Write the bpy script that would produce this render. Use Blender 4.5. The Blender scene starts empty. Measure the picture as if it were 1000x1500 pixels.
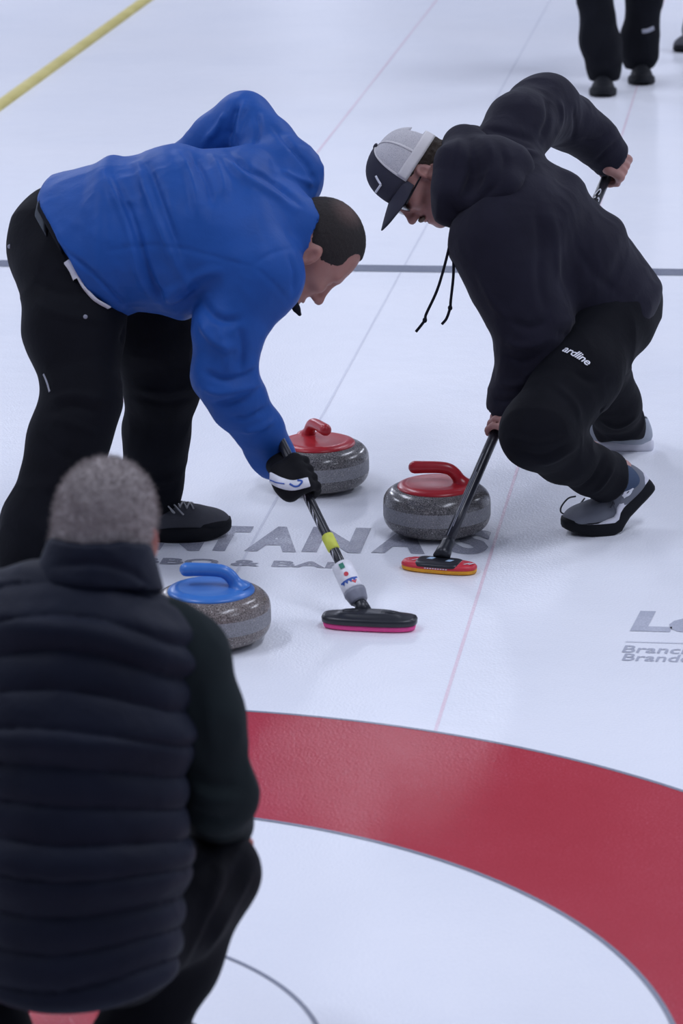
import bpy, bmesh, math, random
import numpy as np
from mathutils import Vector, Matrix
from mathutils.bvhtree import BVHTree
random.seed(7)
SC = bpy.context.scene
COL = SC.collection

# ------------------------------------------------------------------ camera
CAM_F, CAM_PITCH, CAM_YAW, CAM_ROLL = 4999.24, 0.281713, -0.136829, -0.015689
CAM_O = np.array([1.37266, -5.18375, 2.5081])
_F = np.array([math.sin(CAM_YAW)*math.cos(CAM_PITCH), math.cos(CAM_YAW)*math.cos(CAM_PITCH), -math.sin(CAM_PITCH)])
_R = np.array([math.cos(CAM_YAW), -math.sin(CAM_YAW), 0.0])
_U = np.cross(_R, _F)
_c, _s = math.cos(CAM_ROLL), math.sin(CAM_ROLL)
_R, _U = _c*_R+_s*_U, -_s*_R+_c*_U
cam = bpy.data.cameras.new('camera')
cam.sensor_fit = 'VERTICAL'; cam.sensor_height = 36.0; cam.sensor_width = 24.0
cam.lens = CAM_F*36.0/1500.0
cam.clip_start = 0.1; cam.clip_end = 300
cam.dof.use_dof = True
cam.dof.focus_distance = 8.95
cam.dof.aperture_fstop = 6.3
camo = bpy.data.objects.new('camera', cam); COL.objects.link(camo)
camo.matrix_world = Matrix(((_R[0], _U[0], -_F[0], CAM_O[0]), (_R[1], _U[1], -_F[1], CAM_O[1]),
                            (_R[2], _U[2], -_F[2], CAM_O[2]), (0, 0, 0, 1)))
SC.camera = camo

# ------------------------------------------------------------------ light
world = bpy.data.worlds.new('arena_air'); SC.world = world
world.use_nodes = True
bg = world.node_tree.nodes['Background']
bg.inputs['Color'].default_value = (0.62, 0.68, 1.0, 1)
bg.inputs['Strength'].default_value = 0.20
for lx, ly, en in ((-7.5, -2, 130), (7.5, -2, 130), (-2.6, 1, 130), (2.6, 1, 130), (-7.5, 7, 230), (7.5, 7, 230), (-2.6, 8, 110), (2.6, 8, 110), (-7.5, 16, 420), (7.5, 16, 420), (-8, 25, 420), (8, 25, 420), (-1.2, 16.4, 70), (-5.0, 16.4, 50), (-5.6, 44, 110), (-0.6, 46, 110)):
    L = bpy.data.lights.new('ceiling_lamp', 'AREA')
    L.shape = 'RECTANGLE'; L.size = 0.5; L.size_y = 3.4
    L.energy = en; L.color = (0.80, 0.845, 1.0)
    lo = bpy.data.objects.new('ceiling_lamp', L); COL.objects.link(lo)
    lo.location = (lx, ly, 5.6)
SC.view_settings.view_transform = 'Standard'
SC.view_settings.look = 'None'
SC.view_settings.gamma = 1.0
SC.view_settings.use_curve_mapping = False
SC.view_settings.exposure = 0.0

# ------------------------------------------------------------------ helpers
def ray(x, y):
    return _F*CAM_F + _R*(x-500.0) + _U*(750.0-y)
def at(x, y, Y):
    """point seen at photo pixel (x, y) that stands at distance Y down the sheet"""
    d = ray(x, y); return CAM_O + d*((Y-CAM_O[1])/d[1])
def gr(x, y, z=0.0):
    d = ray(x, y); return CAM_O + d*((z-CAM_O[2])/d[2])
def nrm(v):
    v = np.asarray(v, float); return v/np.linalg.norm(v)
def tag(o, label=None, cat=None, group=None, kind=None):
    if label: o['label'] = label
    if cat: o['category'] = cat
    if group: o['group'] = group
    if kind: o['kind'] = kind
    return o
def empty(name, loc, label, cat, group=None):
    o = bpy.data.objects.new(name, None); COL.objects.link(o)
    o.empty_display_size = 0.1
    o.location = loc
    return tag(o, label, cat, group)
def link(name, me, mat=None, parent=None, smooth=True):
    o = bpy.data.objects.new(name, me); COL.objects.link(o)
    if mat is not None:
        for m in (mat if isinstance(mat, (list, tuple)) else [mat]): me.materials.append(m)
    if smooth:
        me.polygons.foreach_set('use_smooth', [True]*len(me.polygons))
    if parent is not None:
        o.parent = parent
        # meshes are written in world coordinates; keep them there
        root = parent
        off = Vector((0, 0, 0))
        while root is not None:
            off += root.location; root = root.parent
        o.location = -off
    return o
def mesh_np(V, Fq):
    me = bpy.data.meshes.new('m')
    V = np.asarray(V, np.float32); Fq = np.asarray(Fq, np.int32)
    n, k = Fq.shape
    me.vertices.add(len(V)); me.vertices.foreach_set('co', V.ravel())
    me.loops.add(n*k); me.loops.foreach_set('vertex_index', Fq.ravel())
    me.polygons.add(n); me.polygons.foreach_set('loop_start', np.arange(0, n*k, k, dtype=np.int32))
    me.update(calc_edges=True); me.validate()
    return me
def mesh_pd(V, Fc):
    me = bpy.data.meshes.new('m'); me.from_pydata([tuple(v) for v in V], [], Fc); me.update(); return me
def grid_faces(nu, nv, closed_u=True, closed_v=False):
    f = []
    for i in range(nu if closed_u else nu-1):
        for j in range(nv if closed_v else nv-1):
            f.append((i*nv+j, ((i+1) % nu)*nv+j, ((i+1) % nu)*nv+(j+1) % nv, i*nv+(j+1) % nv))
    return f
def lathe(profile, n=64):
    V = []
    for i in range(n):
        a = 2*math.pi*i/n
        for r, z in profile: V.append((r*math.cos(a), r*math.sin(a), z))
    return V, grid_faces(n, len(profile))
def tube(pts, radii, n=14, caps=True, ref=(0, 0, 1), sy=1.0):
    pts = [np.asarray(p, float) for p in pts]; V = []; Fc = []
    m = len(pts); prev = None
    for i, p in enumerate(pts):
        t = nrm(pts[min(i+1, m-1)]-pts[max(i-1, 0)])
        if prev is None:
            r = np.asarray(ref, float)
            if abs(np.dot(r, t)) > 0.95: r = np.array((1.0, 0, 0))
            u = nrm(np.cross(r, t))
        else:
            u = nrm(prev - t*np.dot(prev, t))
        prev = u; v = np.cross(t, u)
        for k in range(n):
            a = 2*math.pi*k/n
            V.append(p + radii[i]*(math.cos(a)*u + sy*math.sin(a)*v))
    for i in range(m-1):
        for k in range(n):
            Fc.append((i*n+k, i*n+(k+1) % n, (i+1)*n+(k+1) % n, (i+1)*n+k))
    if caps:
        Fc.append(tuple(range(n-1, -1, -1))); Fc.append(tuple((m-1)*n+k for k in range(n)))
    return V, Fc
def spline(P, n=8):
    P = [np.asarray(p, float) for p in P]; out = []
    Q = [2*P[0]-P[1]] + P + [2*P[-1]-P[-2]]
    for i in range(1, len(Q)-2):
        for s in range(n):
            t = s/n; a, b, c, d = Q[i-1:i+3]
            out.append(0.5*((2*b)+(-a+c)*t+(2*a-5*b+4*c-d)*t*t+(-a+3*b-3*c+d)*t**3))
    out.append(P[-1]); return out
def superloft(sections, n=48, e=2.6, caps=True):
    """sections: (z, half length x, half width y[, x shift]) rounded oblong rings"""
    V = []; Fc = []
    for s in sections:
        z, a, b = s[:3]; dx = s[3] if len(s) > 3 else 0
        for k in range(n):
            t = 2*math.pi*k/n; c, q = math.cos(t), math.sin(t)
            V.append((dx+a*math.copysign(abs(c)**(2/e), c), b*math.copysign(abs(q)**(2/e), q), z))
    m = len(sections)
    for i in range(m-1):
        for k in range(n): Fc.append((i*n+k, i*n+(k+1) % n, (i+1)*n+(k+1) % n, (i+1)*n+k))
    if caps: Fc.append(tuple(range(n-1, -1, -1))); Fc.append(tuple((m-1)*n+k for k in range(n)))
    return V, Fc
def xf(V, M):
    """3x3 rows = local axes in world, plus origin"""
    ax, o = M
    return [tuple(o + v[0]*ax[0] + v[1]*ax[1] + v[2]*ax[2]) for v in V]

# ------------------------------------------------------------------ materials
def mat(name, col, rough=0.6, spec=0.5, metal=0.0, ior=None, coat=0.0, sheen=0.0):
    m = bpy.data.materials.new(name); m.use_nodes = True
    b = m.node_tree.nodes['Principled BSDF']
    b.inputs['Base Color'].default_value = (*col, 1)
    b.inputs['Roughness'].default_value = rough
    b.inputs['Specular IOR Level'].default_value = spec
    b.inputs['Metallic'].default_value = metal
    if ior: b.inputs['IOR'].default_value = ior
    if coat: b.inputs['Coat Weight'].default_value = coat; b.inputs['Coat Roughness'].default_value = 0.06
    if sheen: b.inputs['Sheen Weight'].default_value = sheen; b.inputs['Sheen Roughness'].default_value = 0.5
    return m
def N(m, kind, **inp):
    nd = m.node_tree.nodes.new(kind)
    for k, v in inp.items():
        k2 = k.replace('_', ' ')
        if k2 in nd.inputs: nd.inputs[k2].default_value = v
        else: setattr(nd, k, v)
    return nd
def coords(m, scale=(1, 1, 1), rot=(0, 0, 0)):
    t = N(m, 'ShaderNodeTexCoord'); mp = N(m, 'ShaderNodeMapping')
    mp.inputs['Scale'].default_value = scale; mp.inputs['Rotation'].default_value = rot
    m.node_tree.links.new(t.outputs['Object'], mp.inputs['Vector']); return mp.outputs['Vector']
def ramp(m, fac, stops):
    r = N(m, 'ShaderNodeValToRGB'); e = r.color_ramp.elements
    while len(e) < len(stops): e.new(0.5)
    for el, (p, c) in zip(e, stops): el.position = p; el.color = (*c, 1)
    m.node_tree.links.new(fac, r.inputs['Fac']); return r.outputs['Color']
def bump(m, height, strength=0.2, dist=0.01, prev=None):
    b = N(m, 'ShaderNodeBump'); b.inputs['Strength'].default_value = strength; b.inputs['Distance'].default_value = dist
    m.node_tree.links.new(height, b.inputs['Height'])
    if prev is not None: m.node_tree.links.new(prev, b.inputs['Normal'])
    m.node_tree.links.new(b.outputs['Normal'], m.node_tree.nodes['Principled BSDF'].inputs['Normal'])
    return b.outputs['Normal']
def noise(m, vec, scale, detail=3, rough=0.55, dist=0.0):
    n = N(m, 'ShaderNodeTexNoise'); n.inputs['Scale'].default_value = scale; n.inputs['Detail'].default_value = detail
    n.inputs['Roughness'].default_value = rough; n.inputs['Distortion'].default_value = dist
    m.node_tree.links.new(vec, n.inputs['Vector']); return n.outputs['Fac']
def setcol(m, out): m.node_tree.links.new(out, m.node_tree.nodes['Principled BSDF'].inputs['Base Color'])
def setrough(m, out): m.node_tree.links.new(out, m.node_tree.nodes['Principled BSDF'].inputs['Roughness'])

def ice_mat(name, stops, patch_scale=1.3, rough=0.24):
    """paint under pebbled ice: colour mottled by frost, glossy pebbled top"""
    m = mat(name, (0.8, 0.8, 0.8), rough, 0.5, ior=1.31)
    v = coords(m)
    big = noise(m, v, patch_scale, 4, 0.6)
    fine = noise(m, v, 210, 2, 0.6)
    mx = N(m, 'ShaderNodeMath', operation='MULTIPLY_ADD'); mx.inputs[1].default_value = 0.46
    m.node_tree.links.new(big, mx.inputs[0]); 
    sc = N(m, 'ShaderNodeMath', operation='MULTIPLY'); sc.inputs[1].default_value = 0.54
    m.node_tree.links.new(fine, sc.inputs[0]); m.node_tree.links.new(sc.outputs[0], mx.inputs[2])
    setcol(m, ramp(m, mx.outputs[0], stops))
    peb = noise(m, v, 150, 2, 0.5)
    wav = noise(m, v, 9, 2, 0.5)
    nb = bump(m, wav, 0.10, 0.012)
    bump(m, peb, 0.55, 0.0016, nb)
    return m
M = {}
M['ice'] = ice_mat('ice', [(0.30, (0.80, 0.83, 0.90)), (0.5, (0.87, 0.89, 0.94)), (0.7, (0.91, 0.92, 0.96))])
M['ring_red'] = ice_mat('ring_red', [(0.30, (0.40, 0.035, 0.05)), (0.52, (0.46, 0.05, 0.07)), (0.68, (0.55, 0.11, 0.15)), (0.8, (0.66, 0.26, 0.32))])
M['line_grey'] = ice_mat('line_grey', [(0.3, (0.13, 0.15, 0.20)), (0.52, (0.19, 0.21, 0.27)), (0.72, (0.36, 0.38, 0.46))])
M['outline_grey'] = ice_mat('outline_grey', [(0.3, (0.22, 0.24, 0.30)), (0.6, (0.30, 0.32, 0.38)), (0.75, (0.5, 0.52, 0.6))])
M['centre_grey'] = ice_mat('centre_grey', [(0.3, (0.62, 0.64, 0.72)), (0.6, (0.76, 0.78, 0.85)), (0.75, (0.85, 0.87, 0.92))])
M['guide_pink'] = ice_mat('guide_pink', [(0.3, (0.76, 0.55, 0.63)), (0.5, (0.83, 0.70, 0.77)), (0.68, (0.87, 0.84, 0.90))])
M['letter_grey'] = ice_mat('letter_grey', [(0.30, (0.21, 0.22, 0.27)), (0.5, (0.33, 0.34, 0.40)), (0.62, (0.48, 0.49, 0.56)), (0.75, (0.74, 0.75, 0.81))], 5)
M['letter_pale'] = ice_mat('letter_pale', [(0.30, (0.40, 0.42, 0.50)), (0.55, (0.50, 0.52, 0.60)), (0.75, (0.70, 0.72, 0.79))], 5)

# ------------------------------------------------------------------ the ice sheet
ice = link('floor', mesh_pd([(-30, -14, 0), (30, -14, 0), (30, 60, 0), (-30, 60, 0)], [(0, 1, 2, 3)]), M['ice'], smooth=False)
tag(ice, 'white pebbled curling ice with painted rings and lines', None, None, 'structure')
def flat(name, V, Fc, m, z=0.0006, label=None):
    o = link(name, mesh_pd([(v[0], v[1], z) for v in V], Fc), m, ice, smooth=False)
    if label: o['label'] = label
    return o
def annulus(name, r0, r1, m, z, label=None, n=192):
    V = []; Fc = []
    for i in range(n):
        a = 2*math.pi*i/n
        V += [(r0*math.cos(a), r0*math.sin(a)), (r1*math.cos(a), r1*math.sin(a))]
        Fc.append((2*i, 2*i+1, (2*i+3) % (2*n), (2*i+2) % (2*n)))
    return flat(name, V, Fc, m, z, label)
def rect(name, x0, x1, y0, y1, m, z, label=None):
    return flat(name, [(x0, y0), (x1, y0), (x1, y1), (x0, y1)], [(0, 1, 2, 3)], m, z, label)
annulus('twelve_foot_ring', 1.219, 1.829, M['ring_red'], 0.0006, 'wide red ring of the house')
annulus('ring_outline', 1.825, 1.835, M['outline_grey'], 0.0012, 'thin grey outer edge of the red ring')
annulus('ring_outline', 1.2135, 1.2235, M['outline_grey'], 0.0012, 'thin grey inner edge of the red ring')
annulus('ring_outline', 0.606, 0.615, M['outline_grey'], 0.0012, 'thin grey four foot circle')
annulus('button', 0.0, 0.305, M['ring_red'], 0.0006, 'red button at the centre of the house')
rect('hog_line', -2.19, 2.19, 6.40, 6.51, M['line_grey'], 0.0012, 'thick dark grey hog line')
rect('centre_line', -0.0035, 0.0035, 1.84, 40, M['centre_grey'], 0.0008, 'thin faint grey centre line')
rect('guide_line', 0.614, 0.622, 1.727, 40, M['guide_pink'], 0.0008, 'thin pink guide line right of the stones')
rect('guide_line', -0.625, -0.615, 1.727, 40, M['guide_pink'], 0.0008, 'thin pink guide line behind the blue jacket')

def text_mesh(body, bold=0.0, shear=0.0, spacing=1.0):
    cu = bpy.data.curves.new('t', 'FONT'); cu.body = body; cu.offset = bold; cu.shear = shear
    cu.space_character = spacing; cu.resolution_u = 3
    o = bpy.data.objects.new('t', cu); COL.objects.link(o)
    dg = bpy.context.evaluated_depsgraph_get(); dg.update()
    me = bpy.data.meshes.new_from_object(o.evaluated_get(dg))
    V = np.array([v.co[:] for v in me.vertices]); Fc = [tuple(p.vertices) for p in me.polygons]
    bpy.data.objects.remove(o); bpy.data.curves.remove(cu); bpy.data.meshes.remove(me)
    return V, Fc
def ice_text(name, body, p0, width, height, m, bold=0.02, shear=0.0, spacing=1.0, label=None):
    V, Fc = text_mesh(body, bold, shear, spacing)
    mn, mx = V.min(0), V.max(0)
    W = (V[:, :2]-mn[:2])/(mx[:2]-mn[:2])*np.array([width, height]) + np.asarray(p0)[:2]
    return flat(name, W, Fc, m, 0.0010, label)
# sponsor lettering frozen under the sheet: baseline found from the letter T (335,807) and the last A (562,811)
for ch, x0, x1 in (("M", 28, 118), ("O", 130, 206), ("N", 214, 292), ("T", 288, 352), ("A", 357, 434), ("N", 441, 528), ("A", 543, 622), ("'S", 640, 712)):
    a, b = gr(x0, 808+0.013*(x0-400)), gr(x1, 808+0.013*(x1-400))
    ice_text('lettering', ch, a, b[0]-a[0], 0.225, M['letter_grey'], 0.05 if ch != 'M' else 0.0, label='dark grey letter %s under the ice' % ch.strip("'"))
sb = gr(352, 831); se = gr(482, 832)
ice_text('lettering', "BBQ & BAR", (sb[0]-0.27, sb[1]), 0.55, 0.062, M['letter_grey'], 0.03, label='small grey second line of lettering')
lb = gr(922, 925); lw = gr(976, 926)
ice_text('lettering', "Lo", lb, (lw[0]-lb[0])*2.3, 0.158, M['letter_pale'], 0.05, 0.12, label='large grey slanted letters at the right edge')
for yb, s in ((956, 'Branch'), (968, 'Brandon')):
    b0 = gr(910, yb)
    ice_text('lettering', s, b0, 0.027*len(s), 0.052, M['letter_pale'], 0.012, 0.15, label='small grey slanted word at the right edge')
r0 = gr(915, 941)
rect('lettering_rule', r0[0], r0[0]+0.6, r0[1], r0[1]+0.008, M['centre_grey'], 0.001)

# yellow divider strip along the sheet's left side
V = []; Fc = []
prof = [(-0.036, 0.0), (-0.034, 0.010), (-0.024, 0.017), (0, 0.020), (0.024, 0.017), (0.034, 0.010), (0.036, 0.0)]
ys = np.linspace(2.0, 40, 40)
for y in ys:
    for dx, dz in prof: V.append((-2.229+dx, y, dz))
Fc = grid_faces(len(ys), len(prof), False)
M['divider'] = mat('divider', (0.55, 0.46, 0.13), 0.6)
_v = coords(M['divider']); setcol(M['divider'], ramp(M['divider'], noise(M['divider'], _v, 4, 4), [(0.3, (0.50, 0.43, 0.13)), (0.7, (0.62, 0.54, 0.20))]))
tag(link('lane_divider', mesh_pd(V, Fc), M['divider']), 'low yellow foam divider strip running along the ice at upper left', 'divider')

# ------------------------------------------------------------------ curling stones
def granite(name, c0, c1, c2, rough=0.22):
    m = mat(name, c1, rough, 0.5)
    v = coords(m)
    a = noise(m, v, 330, 3, 0.7)
    b = N(m, 'ShaderNodeTexVoronoi'); b.inputs['Scale'].default_value = 330
    m.node_tree.links.new(v, b.inputs['Vector'])
    base = ramp(m, a, [(0.36, c0), (0.5, c1), (0.64, c2)])
    sp = ramp(m, b.outputs['Color'], [(0.84, (0, 0, 0)), (0.95, (1, 1, 1))])
    mix = N(m, 'ShaderNodeMix'); mix.data_type = 'RGBA'
    m.node_tree.links.new(sp, mix.inputs[0]); m.node_tree.links.new(base, mix.inputs[6]); mix.inputs[7].default_value = (0.42, 0.40, 0.38, 1)
    setcol(m, mix.outputs[2]); return m
M['granite'] = granite('granite', (0.035, 0.034, 0.036), (0.13, 0.125, 0.125), (0.27, 0.25, 0.24))
M['granite_warm'] = granite('granite_warm', (0.05, 0.042, 0.04), (0.17, 0.145, 0.135), (0.33, 0.285, 0.26))
M['band'] = granite('band', (0.17, 0.17, 0.18), (0.25, 0.25, 0.265), (0.33, 0.33, 0.345), 0.55)
def plastic(name, c, c2):
    m = mat(name, c, 0.30, 0.5)
    v = coords(m); setcol(m, ramp(m, noise(m, v, 14, 4, 0.6), [(0.35, c), (0.72, c2)]))
    bump(m, noise(m, v, 60, 3), 0.04, 0.003); return m
M['red_plastic'] = plastic('red_plastic', (0.43, 0.014, 0.024), (0.50, 0.032, 0.042))
M['blue_plastic'] = plastic('blue_plastic', (0.035, 0.16, 0.52), (0.06, 0.21, 0.58))
M['dark_metal'] = mat('dark_metal', (0.02, 0.02, 0.025), 0.4)
def stone(loc, ang, m_cap, m_gran, label):
    root = empty('curling_stone', loc, label, 'curling stone', 'curling stones on the sheet')
    loc = np.asarray(loc); ca, sa = math.cos(ang), math.sin(ang)
    fr = (np.array([(ca, sa, 0), (-sa, ca, 0), (0, 0, 1)]), loc)
    R = 0.1385
    prof = [(0.0, 0.004), (0.055, 0.004), (0.062, 0.0), (0.068, 0.0), (0.080, 0.006)]
    for i in range(1, 11):
        a = -math.pi/2 + i/10*math.pi/2*0.93
        prof.append((0.080+(R-0.080)*math.cos(a)**0.75, 0.050+0.044*math.sin(a)))
    prof += [(R, 0.0480)]
    prof2 = [(R-0.0002, 0.0480), (R+0.0003, 0.0500), (R+0.0004, 0.0650), (R+0.0003, 0.0815), (R-0.0002, 0.0835)]
    prof3 = [(R, 0.0835)]
    for i in range(1, 11):
        a = i/10*math.pi/2
        prof3.append((0.086+(R-0.086)*math.cos(a)**0.8, 0.0835+0.0395*math.sin(a)))
    prof3 += [(0.05, 0.1235), (0.0, 0.1235)]
    V, Fc = lathe(prof, 72); link('stone_base', mesh_pd(xf(V, fr), Fc), m_gran, root)
    V, Fc = lathe(prof2, 72); link('striking_band', mesh_pd(xf(V, fr), Fc), M['band'], root)['label'] = 'paler rough band around the stone'
    V, Fc = lathe(prof3, 72); link('stone_top', mesh_pd(xf(V, fr), Fc), m_gran, root)
    cap = [(0.0935, 0.1195), (0.0950, 0.1215), (0.0950, 0.1235), (0.0925, 0.1275), (0.082, 0.1315), (0.074, 0.1335), (0.070, 0.1328), (0.03, 0.1345), (0.0, 0.1350)]
    cap = [(r*1.075, z) for r, z in cap]
    V, Fc = lathe(cap, 72); h = link('handle_cap', mesh_pd(xf(V, fr), Fc), m_cap, root); h['label'] = 'round coloured plastic cap'
    # gooseneck: flared foot near the rim, rising and curling over the cap
    P = spline([(0.064, 0, 0.126), (0.058, 0, 0.140), (0.046, 0, 0.158), (0.030, 0, 0.1690), (0.006, 0, 0.1730), (-0.028, 0, 0.1735), (-0.057, 0, 0.1730)], 6)
    n = len(P); rad = []
    for i in range(n):
        t = i/(n-1)
        rad.append(0.0165 + 0.016*max(0, 1-t*4.2)**1.6 - 0.0012*math.sin(t*3.1))
    P = list(P); d = nrm(P[-1]-P[-2])
    for k, q in ((0.006, 0.90), (0.011, 0.66), (0.0138, 0.30)):
        P.append(P[n-1]+d*k*1.1); rad.append(rad[n-1]*q)
    V, Fc = tube(P, rad, 18, ref=(0, 1, 0), sy=1.0)
    link('grip', mesh_pd(xf(V, fr), Fc), m_cap, h)
    return root
sR = gr(640, 779); sL = gr(466, 713); sB = gr(311, 938)
stone((sR[0], sR[1], 0), math.radians(3), M['red_plastic'], M['granite'], 'grey granite curling stone with red handle, behind the red and yellow broom head')
stone((sL[0], sL[1], 0), math.radians(121), M['red_plastic'], M['granite'], 'grey granite curling stone with red handle, partly behind the black glove')
stone((sB[0], sB[1], 0), math.radians(2), M['blue_plastic'], M['granite_warm'], 'grey granite curling stone with a blue handle')

# ------------------------------------------------------------------ hall walls round the ice
M['wall'] = mat('wall', (0.74, 0.77, 0.82), 0.7); _v = coords(M['wall'])
setcol(M['wall'], ramp(M['wall'], noise(M['wall'], _v, 0.6, 3), [(0.3, (0.70, 0.73, 0.79)), (0.7, (0.80, 0.82, 0.87))]))
for nm, q, lb in (('wall_back', [(-14, 50, 0), (14, 50, 0), (14, 50, 6), (-14, 50, 6)], 'pale far end wall of the curling hall'),
              ('wall_left', [(-14, -14, 0), (-14, 50, 0), (-14, 50, 6), (-14, -14, 6)], 'pale long wall on the left of the curling hall'),
              ('wall_right', [(14, 50, 0), (14, -14, 0), (14, -14, 6), (14, 50, 6)], 'pale long wall on the right of the curling hall')):
    tag(link(nm, mesh_pd(q, [(0, 1, 2, 3)]), M['wall'], smooth=False), lb, None, None, 'structure')

# ------------------------------------------------------------------ brooms
def plain(name, c, rough=0.45, var=0.12, scale=40, bmp=0.05):
    m = mat(name, c, rough); v = coords(m)
    lo = tuple(x*(1-var) for x in c); hi = tuple(min(1, x*(1+var)) for x in c)
    n = noise(m, v, scale, 3)
    setcol(m, ramp(m, n, [(0.3, lo), (0.7, hi)])); bump(m, n, bmp, 0.002); return m
M['carbon'] = plain('carbon', (0.018, 0.019, 0.026), 0.28)
M['black_plastic'] = plain('black_plastic', (0.016, 0.018, 0.024), 0.35)
M['white_print'] = plain('white_print', (0.72, 0.73, 0.78), 0.45)
M['white_plastic'] = plain('white_plastic', (0.80, 0.80, 0.84), 0.4)
M['grey_plastic'] = plain('grey_plastic', (0.25, 0.26, 0.31), 0.4)
M['yellow_tape'] = plain('yellow_tape', (0.62, 0.66, 0.08), 0.5)
M['pink_pad'] = plain('pink_pad', (1.0, 0.09, 0.34), 0.7)
M['amber_pad'] = plain('amber_pad', (0.85, 0.38, 0.015), 0.6)
M['red_shell'] = plain('red_shell', (0.62, 0.03, 0.05), 0.4)
M['blue_print'] = plain('blue_print', (0.03, 0.10, 0.42), 0.5)
M['green_print'] = plain('green_print', (0.02, 0.22, 0.14), 0.5)
M['pale_blue_print'] = plain('pale_blue_print', (0.45, 0.62, 0.80), 0.4)

def frame_from(z, xhint):
    z = nrm(z); x = nrm(np.asarray(xhint)-z*np.dot(xhint, z)); y = np.cross(z, x); return np.array([x, y, z])
VIEW = -_F
def broom_axis(base, top):
    z = nrm(top-base); toward = nrm(VIEW - z*np.dot(VIEW, z)); side = np.cross(z, toward)
    return np.array([toward, side, z])      # local x faces the lens side, y sideways, z up the shaft
def cyl_decal(V2, r, ax, o, s0, turn=0.0):
    """wrap flat (along shaft, across) coordinates round the shaft"""
    out = []
    for u, w in V2:
        a = w/r + turn
        out.append(o + ax[2]*(s0+u) + r*(math.cos(a)*ax[0] + math.sin(a)*ax[1]))
    return out
def subdiv_poly(V, Fc, cuts=1):
    bm = bmesh.new(); vs = [bm.verts.new((v[0], v[1], 0)) for v in V]
    for f in Fc:
        try: bm.faces.new([vs[i] for i in f])
        except ValueError: pass
    bmesh.ops.triangulate(bm, faces=bm.faces[:])
    for _ in range(cuts): bmesh.ops.subdivide_edges(bm, edges=bm.edges[:], cuts=1, use_grid_fill=True)
    bm.verts.index_update()
    r = ([(v.co.x, v.co.y) for v in bm.verts], [tuple(w.index for w in f.verts) for f in bm.faces]); bm.free(); return r

# --- pink-padded broom of the blue-jacketed sweeper
A_BASE = at(529, 887, 2.47); A_TOP = at(229, 275, 3.25)
axA = broom_axis(A_BASE, A_TOP); lenA = np.linalg.norm(A_TOP-A_BASE)
cA = gr(541, 909, 0.018)
brA = empty('curling_broom', (cA[0], cA[1], 0), 'black curling broom with a bright pink pad and white label sleeve', 'broom', 'curling brooms')
h0, h1 = gr(476, 911), gr(607, 917)
hx = nrm(np.array([h1[0]-h0[0], h1[1]-h0[1], 0])); fA = (np.array([hx, np.cross((0, 0, 1), hx), (0, 0, 1)]), np.array([cA[0], cA[1], 0]))
V, Fc = superloft([(0.001, 0.103, 0.031), (0.003, 0.109, 0.036), (0.012, 0.111, 0.038), (0.0145, 0.110, 0.037)], 64, 3.0)
link('brush_pad', mesh_pd(xf(V, fA), Fc), M['pink_pad'], brA)['label'] = 'bright pink fabric pad'
V, Fc = superloft([(0.0145, 0.110, 0.037), (0.016, 0.1135, 0.041), (0.026, 0.1145, 0.042), (0.031, 0.112, 0.039), (0.0325, 0.104, 0.033), (0.0335, 0.082, 0.030), (0.0385, 0.072, 0.026), (0.041, 0.060, 0.022), (0.042, 0.03, 0.018)], 64, 3.0)
hd = link('broom_head', mesh_pd(xf(V, fA), Fc), M['black_plastic'], brA)
for sx in (-0.045, 0.045):
    V, Fc = superloft([(0.037, 0.020, 0.010, sx), (0.0425, 0.019, 0.009, sx), (0.044, 0.015, 0.006, sx)], 24, 2.6)
    link('clip', mesh_pd(xf(V, fA), Fc), M['black_plastic'], hd)
V, Fc = tube([A_BASE+axA[2]*t for t in (-0.022, 0.0, 0.012, 0.05)], [0.019, 0.017, 0.0135, 0.0125], 18)
link('neck', mesh_pd(V, Fc), M['black_plastic'], brA)
V, Fc = tube([A_BASE+axA[2]*t for t in np.linspace(0.03, lenA, 12)], [0.0122]*12, 20)
sh = link('shaft', mesh_pd(V, Fc), M['carbon'], brA)
def s_of(base, top, y):          # distance along the shaft for a photo row
    z = nrm(top-base); lo, hi = 0.0, 2.0
    for _ in range(40):
        mid = (lo+hi)/2; d = base+z*mid-CAM_O; py = 750-CAM_F*np.dot(d, _U)/np.dot(d, _F)
        if py > y: lo = mid
        else: hi = mid
    return lo
sl0, sl1 = s_of(A_BASE, A_TOP, 866), s_of(A_BASE, A_TOP, 826)
V, Fc = tube([A_BASE+axA[2]*t for t in (sl0, sl0+0.004, sl1-0.006, sl1-0.002, sl1)], [0.025, 0.0270, 0.0255, 0.022, 0.016], 28)
lab = link('label_sleeve', mesh_pd(V, Fc), M['white_plastic'], brA); lab['label'] = 'white sleeve with coloured sponsor marks'
sg = s_of(A_BASE, A_TOP, 882)
V, Fc = tube([A_BASE+axA[2]*t for t in (sg, sg+0.004, sl0-0.010, sl0-0.008, sl0)], [0.019, 0.0225, 0.0265, 0.0275, 0.0272], 28)
link('collar', mesh_pd(V, Fc), M['grey_plastic'], brA)['label'] = 'grey plastic ferrule'
L = sl1-sl0
def mark(name, poly, m, r, s0, parent, turn=0.0, ax=axA, base=A_BASE, cuts=2):
    V2, F2 = subdiv_poly(poly, [tuple(range(len(poly)))], cuts)
    return link(name, mesh_pd(cyl_decal(V2, r, ax, base, s0, turn), F2), m, parent, smooth=False)
def blob(cx, cy, rx, ry, n=10): return [(cx+rx*math.cos(2*math.pi*i/n), cy+ry*math.sin(2*math.pi*i/n)) for i in range(n)]
mark('printed_mark', [(0.68*L, -0.006), (0.86*L, -0.006), (0.86*L, 0.006), (0.68*L, 0.006)], M['green_print'], 0.0272, sl0, lab)
mark('printed_mark', blob(0.47*L, 0.001, 0.006, 0.006), M['red_shell'], 0.0273, sl0, lab)
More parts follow.
